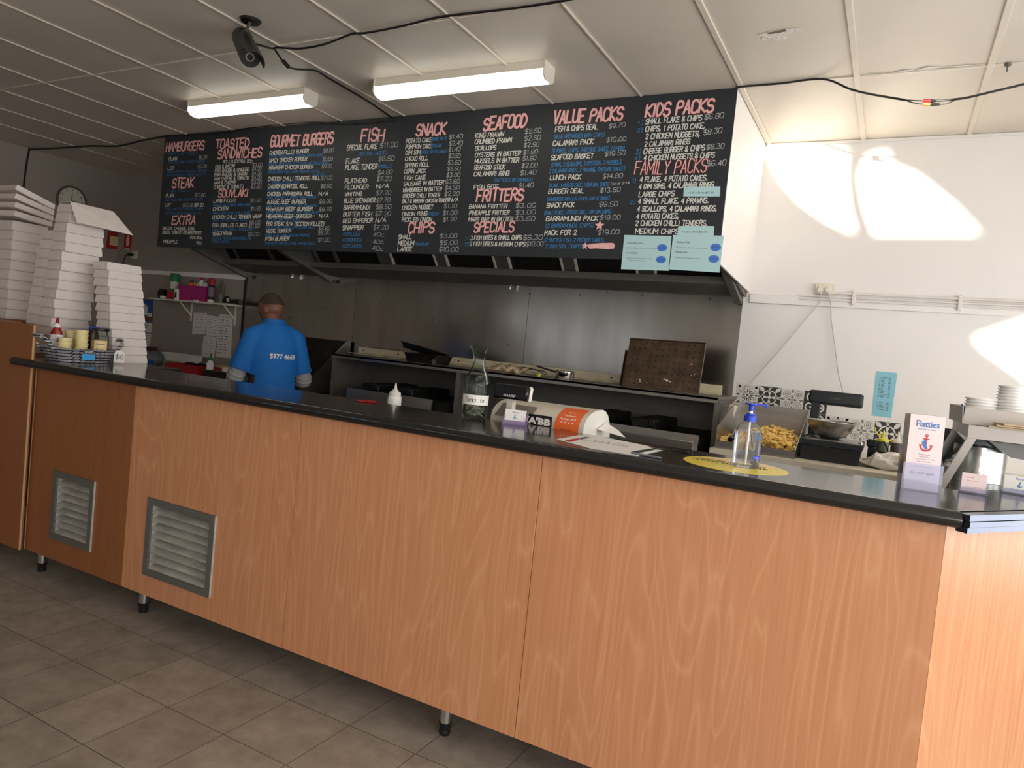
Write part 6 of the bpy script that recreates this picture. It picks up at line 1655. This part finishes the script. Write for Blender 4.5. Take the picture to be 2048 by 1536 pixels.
O('spot', sp_, M['ink'], t)
tag(O('dark_carton', MB().box((-.07, -.03, 0), (.07, .03, .20), .003), mat('maroon_carton', (76, 44, 42), .6), loc=(bx_(299, 5.26), 5.26, BZ2)), 'dark maroon carton standing behind the spotted pot', 'carton')
bmb = MB(); bmb.ball((0, 0, .09), .12, (1.3, .8, .75), 22, 14)
for v in bmb.bm.verts: n_ = math.sin(v.co.x * 40 + v.co.z * 30) * .012; v.co.z = max(.0005, v.co.z + n_); v.co.y += n_
tag(O('grey_plastic_bag', bmb, mat('grey_bag', (112, 116, 118), .35, bump=(30, .4)), loc=(bx_(322, 5.0) - .10, 4.95, BZ2), ang=30), 'crumpled grey plastic bag on the corner bench beside the spotted pot', 'bag')
tag(O('blue_carton', MB().box((-.08, -.05, 0), (.08, .05, .10), .003), M['calendar_blue'], loc=(bx_(288, 4.72), 4.72, BZ2)), 'blue carton low on the corner bench next to the short box stack', 'carton')
tag(O('pale_tub', MB().lathe([(0, 0), (.06, 0), (.068, .10), (.07, .105), (0, .106)], 24), mat('pale_green_tub', (148, 146, 106), .5), loc=(bx_(343, 4.85), 4.86, BZ2)), 'pale olive tub left of the red crate', 'tub')
bottle('squeeze_bottle', bx_(420, 4.7), 4.7, BZ2, [(0, 0), (.032, 0), (.034, .01), (.034, .15), (.022, .165), (.022, .18), (0, .18)], 'frost', 'clear squeeze bottle with a green pointed cap right of the red crate', 'squeeze bottle', [('nozzle', [(0, .178), (.024, .178), (.024, .195), (.014, .20), (.004, .25), (0, .25)], 'green')])
tag(O('brown_parcel', MB().box((-.13, -.07, 0), (.13, .07, .13), .02, 2), M['brown_card'], loc=(bx_(440, 4.95) + .06, 5.02, BZ2)), 'brown paper parcel on the corner bench in front of the notes', 'parcel')
t = T('black_tray', 'black tray with a white cup near the person elbow', 'tray', (bx_(446, 4.68) - .05, 4.72, BZ2)); O('tray', MB().box((-.17, -.08, 0), (.17, .08, .09), .004), M['black_iron'], t)
tag(O('white_cup', MB().lathe([(0, 0), (.03, 0), (.036, .04), (.033, .04), (.028, .004), (0, .004)], 20), M['white_plastic'], loc=(bx_(452, 4.68) - .03, 4.70, BZ2 + .0905)), 'small white cup on the black tray near the person', 'cup')

# ------------------------------------------------------------------ the person
def remesh(mb, vox, it, name, mt):
    me = mb.mesh(name, None); o = bpy.data.objects.new(name, me); COL.objects.link(o)
    r_ = o.modifiers.new('r', 'REMESH'); r_.mode = 'VOXEL'; r_.voxel_size = vox; r_.use_smooth_shade = True
    s_ = o.modifiers.new('s', 'SMOOTH'); s_.iterations = it; s_.factor = .5
    bpy.context.view_layer.update()
    m2 = bpy.data.meshes.new_from_object(o.evaluated_get(bpy.context.evaluated_depsgraph_get()))
    bpy.data.objects.remove(o); m2.name = name; m2.materials.clear(); m2.materials.append(mt)
    for p in m2.polygons: p.use_smooth = True
    return m2
def cap(mb, p0, p1, r0, r1, n=18, f0=1.0):
    p0 = Vector(p0); p1 = Vector(p1); d = (p1 - p0); L_ = d.length; t_ = d / L_; q = t_.to_track_quat('Z', 'Y').to_matrix(); rings = []
    for a in (-85, -60, -30, 0): rings.append((p0 + t_ * r0 * math.sin(R(a)), r0 * math.cos(R(a))))
    for a in (0, 30, 60, 85): rings.append((p1 + t_ * r1 * math.sin(R(a)), r1 * math.cos(R(a))))
    mb.loft([[c_ + q @ Vector((r_ * math.cos(2 * math.pi * i / n), r_ * f0 * math.sin(2 * math.pi * i / n), 0)) for i in range(n)] for c_, r_ in rings]); return mb
def ell(cx, cy, z, rx, ry, n=28): return [Vector((cx + rx * math.cos(2 * math.pi * i / n), cy + ry * math.sin(2 * math.pi * i / n), z)) for i in range(n)]
pe = T('person', 'person in a bright blue polo shirt over grey sleeves, back turned, working at the griddle', 'person', (-4.262, 4.04, 0), R(62))
HZ = 1.648; HY = R(38)        # head turned to the left
HM = Matrix.Translation((-.028, .06, HZ)) @ Matrix.Rotation(HY, 4, 'Z') @ Matrix.Rotation(R(-6), 4, 'X')
bd = MB()
bd.loft([ell(0, 0, z, rx, ry) for z, rx, ry in ((.84, .15, .11), (.93, .17, .12), (1.02, .16, .11), (1.16, .155, .105), (1.30, .17, .11), (1.42, .165, .10), (1.49, .11, .08), (1.53, .06, .06))])
cap(bd, (0, -.012, 1.45), (-.024, .045, 1.60), .064, .060)
hm_ = MB(); hm_.ball((0, 0, 0), 1, (.082, .103, .122), 32, 24)
for v in hm_.bm.verts:
    x, y, z = v.co
    if z < -.02: k_ = (-.02 - z) / .1; v.co.x *= 1 - .30 * k_; v.co.y = v.co.y * (1 - .18 * k_) + .018 * k_
    if y > .04: v.co.y += .022 * math.exp(-((x / .014) ** 2) - ((z + .022) / .026) ** 2) + .006 * math.exp(-((abs(x) - .026) / .02) ** 2 - ((z - .022) / .01) ** 2) - .008 * math.exp(-((abs(x) - .030) / .014) ** 2 - (z / .012) ** 2) + .007 * math.exp(-((x / .024) ** 2) - ((z + .060) / .010) ** 2)
    if y < -.03: v.co.y *= 1 + .05 * math.exp(-((z - .03) / .05) ** 2)
for s in (-1, 1):
    hm_.ball((s * .079, -.006, -.012), .03, (.32, .62, 1.05), 14, 10)
hm_.xf(HM); me_h = hm_.mesh('tmp', None); bd.bm.from_mesh(me_h)
ELB = {-1: Vector((-.262, .01, 1.115)), 1: Vector((.255, .02, 1.12))}
WR = {-1: Vector((-.22, .27, 1.06)), 1: Vector((.19, .27, 1.05))}
for s in (-1, 1):
    cap(bd, (s * .170, -.005, 1.42), ELB[s], .060, .046); cap(bd, ELB[s], WR[s], .045, .030)
    cap(bd, (s * .088, 0, .90), (s * .10, .015, .50), .088, .056); cap(bd, (s * .10, .015, .50), (s * .105, -.02, .10), .055, .036)
    cap(bd, (s * .105, -.04, .05), (s * .115, .13, .04), .042, .036)
    # hand: palm, four fingers, thumb
    w0 = WR[s]; fw = (WR[s] - ELB[s]).normalized(); sd = fw.cross(Vector((0, 0, 1))).normalized(); dn = sd.cross(fw)
    cap(bd, w0, w0 + fw * .06, .026, .028, f0=.7)
    for k_, (o_, l_) in enumerate(((-.027, .068), (-.009, .078), (.009, .074), (.026, .058))):
        b0 = w0 + fw * .075 + sd * o_; m1 = b0 + fw * l_ * .5 + dn * -.006; m2 = m1 + fw * l_ * .28 + Vector((0, 0, -.022)); cap(bd, b0, m1, .0095, .009, 10); cap(bd, m1, m2, .009, .0075, 10)
    b0 = w0 + fw * .03 - sd * s * -.022; cap(bd, b0, b0 - sd * s * -.03 + fw * .02, .012, .0105, 10); cap(bd, b0 - sd * s * -.03 + fw * .02, b0 - sd * s * -.035 + fw * .05 + Vector((0, 0, -.008)), .0105, .0085, 10)
body = O('body', remesh(bd, .0062, 3, 'body', M['skin']), None, pe)
# short dark hair
hr = MB(); hr.ball((0, 0, 0), 1, (.0855, .1075, .1255), 36, 28)
for v in list(hr.bm.verts):
    x, y, z = v.co
    if y < -.03: v.co.y *= 1 + .05 * math.exp(-((z - .03) / .05) ** 2)
dele = [v for v in hr.bm.verts if v.co.z < (.050 if v.co.y > .03 else .018)]
bmesh.ops.delete(hr.bm, geom=dele, context='VERTS')
bmesh.ops.solidify(hr.bm, geom=hr.bm.faces[:], thickness=.006)
hr.xf(HM); O('hair', hr, M['hair'], pe)
# face details
for s in (-1, 1):
    e_ = MB().ball((s * .029, .086, .0), .010, (1, .7, .8), 14, 10).xf(HM); O('eye', e_, M['white_plastic'], pe)
    e_ = MB().ball((s * .029, .0915, .0), .0048, (1, .6, 1), 12, 8).xf(HM); O('iris', e_, M['ink'], pe)
O('mouth', MB().ball((0, .086, -.062), .019, (1, .35, .28), 16, 10).xf(HM), mat('lips', (128, 74, 62), .5), pe)
# polo shirt
st = MB()
st.loft([ell(0, -.002, z, rx, ry) for z, rx, ry in ((.80, .222, .165), (.90, .222, .165), (1.0, .214, .16), (1.12, .206, .153), (1.25, .204, .146), (1.36, .196, .135), (1.43, .182, .122), (1.49, .135, .10), (1.53, .088, .084))])
for s in (-1, 1):
    a_ = Vector((s * .162, -.004, 1.42)); b_ = a_.lerp(ELB[s], .80); cap(st, a_, b_, .080, .078)
    cap(st, (s * .05, -.008, 1.495), (s * .172, -.005, 1.425), .055, .070)
sm = remesh(st, .012, 5, 'shirt', M['shirt'])
# trim the rounded ends of sleeves and hem
bmx = bmesh.new(); bmx.from_mesh(sm)
for s in (-1, 1):
    a_ = Vector((s * .162, -.004, 1.42)); t_ = (ELB[s] - a_).normalized(); cpt = a_.lerp(ELB[s], .84)
    gs = [f for f in bmx.faces if f.calc_center_median().x * s > .16]
    bmesh.ops.bisect_plane(bmx, geom=list({v for f in gs for v in f.verts}) + list({e for f in gs for e in f.edges}) + gs, plane_co=cpt, plane_no=t_, clear_outer=True)
bmesh.ops.bisect_plane(bmx, geom=bmx.verts[:] + bmx.edges[:] + bmx.faces[:], plane_co=(0, 0, .825), plane_no=(0, 0, -1), clear_outer=True)
bmx.to_mesh(sm); bvh = BVHTree.FromBMesh(bmx); bmx.free()
for p in sm.polygons: p.use_smooth = True
so_ = O('shirt', sm, None, pe)
col = MB(); col.loft([ell(-.006, .012, z, rx, ry, 32) for z, rx, ry in ((1.500, .110, .098), (1.530, .095, .092), (1.560, .083, .085), (1.568, .079, .082), (1.562, .075, .078), (1.53, .084, .084), (1.505, .098, .09))], caps=False)
O('collar', col, M['shirt_trim'], so_)
for s in (-1, 1):
    a_ = Vector((s * .162, -.004, 1.42)); t_ = (ELB[s] - a_).normalized(); c0 = a_.lerp(ELB[s], .76); q_ = t_.to_track_quat('Z', 'Y').to_matrix()
    O('sleeve_rib', MB().loft([[c0 + t_ * l_ + q_ @ Vector((r_ * math.cos(2 * math.pi * i / 28), r_ * math.sin(2 * math.pi * i / 28), 0)) for i in range(28)] for l_, r_ in ((0, .0805), (.026, .082), (.026, .076), (0, .074))], caps=False), M['shirt_trim'], so_)
    u_ = MB(); pA = a_.lerp(ELB[s], .7); fw = (WR[s] - ELB[s]).normalized()
    us = MB(); cap(us, pA, ELB[s] + Vector((s * .006, 0, -.012)), .064, .066); cap(us, ELB[s] + Vector((s * .004, 0, -.012)), ELB[s] + fw * .10, .064, .056)
    um = remesh(us, .009, 4, 'undershirt_sleeve', M['undershirt'])
    for v in um.vertices:
        d_ = (v.co - ELB[s]); w_ = math.sin((d_.dot(t_)) * 150 + d_.dot(fw) * 90) * .0035; v.co += d_.normalized() * w_
    O('undershirt_sleeve', um, None, pe)
me = text_mesh('5977 4669', .20, .040, bold=.03)
for v in me.vertices:
    x, z = -.0 + v.co.x + .040, 1.27 + v.co.y
    hit = bvh.ray_cast(Vector((x, -1, z)), Vector((0, 1, 0)))
    v.co = Vector((x, (hit[0].y if hit[0] else -.14) - .003, z))
me.materials.append(M['white_plastic']); O('lettering', me, None, so_, label='white phone number printed on the back')
tr_ = MB()
tr_.loft([ell(0, 0, z, rx, ry) for z, rx, ry in ((.80, .172, .128), (.86, .185, .135), (.96, .180, .130), (1.0, .172, .125))])
for s in (-1, 1):
    cap(tr_, (s * .092, 0, .88), (s * .10, .015, .50), .096, .072); cap(tr_, (s * .10, .015, .50), (s * .105, -.015, .14), .070, .058)
O('trousers', remesh(tr_, .012, 4, 'trousers', M['trousers']), None, pe)
for s in (-1, 1):
    O('shoe', MB().loft([[Vector((s * .11 + sx_ * math.cos(2 * math.pi * i / 22), .045 + sy_ * math.sin(2 * math.pi * i / 22), z)) for i in range(22)] for sx_, sy_, z in ((.046, .135, 0), (.052, .142, .02), (.048, .135, .05), (.044, .10, .08), (.05, .075, .105))]), M['black'], pe)
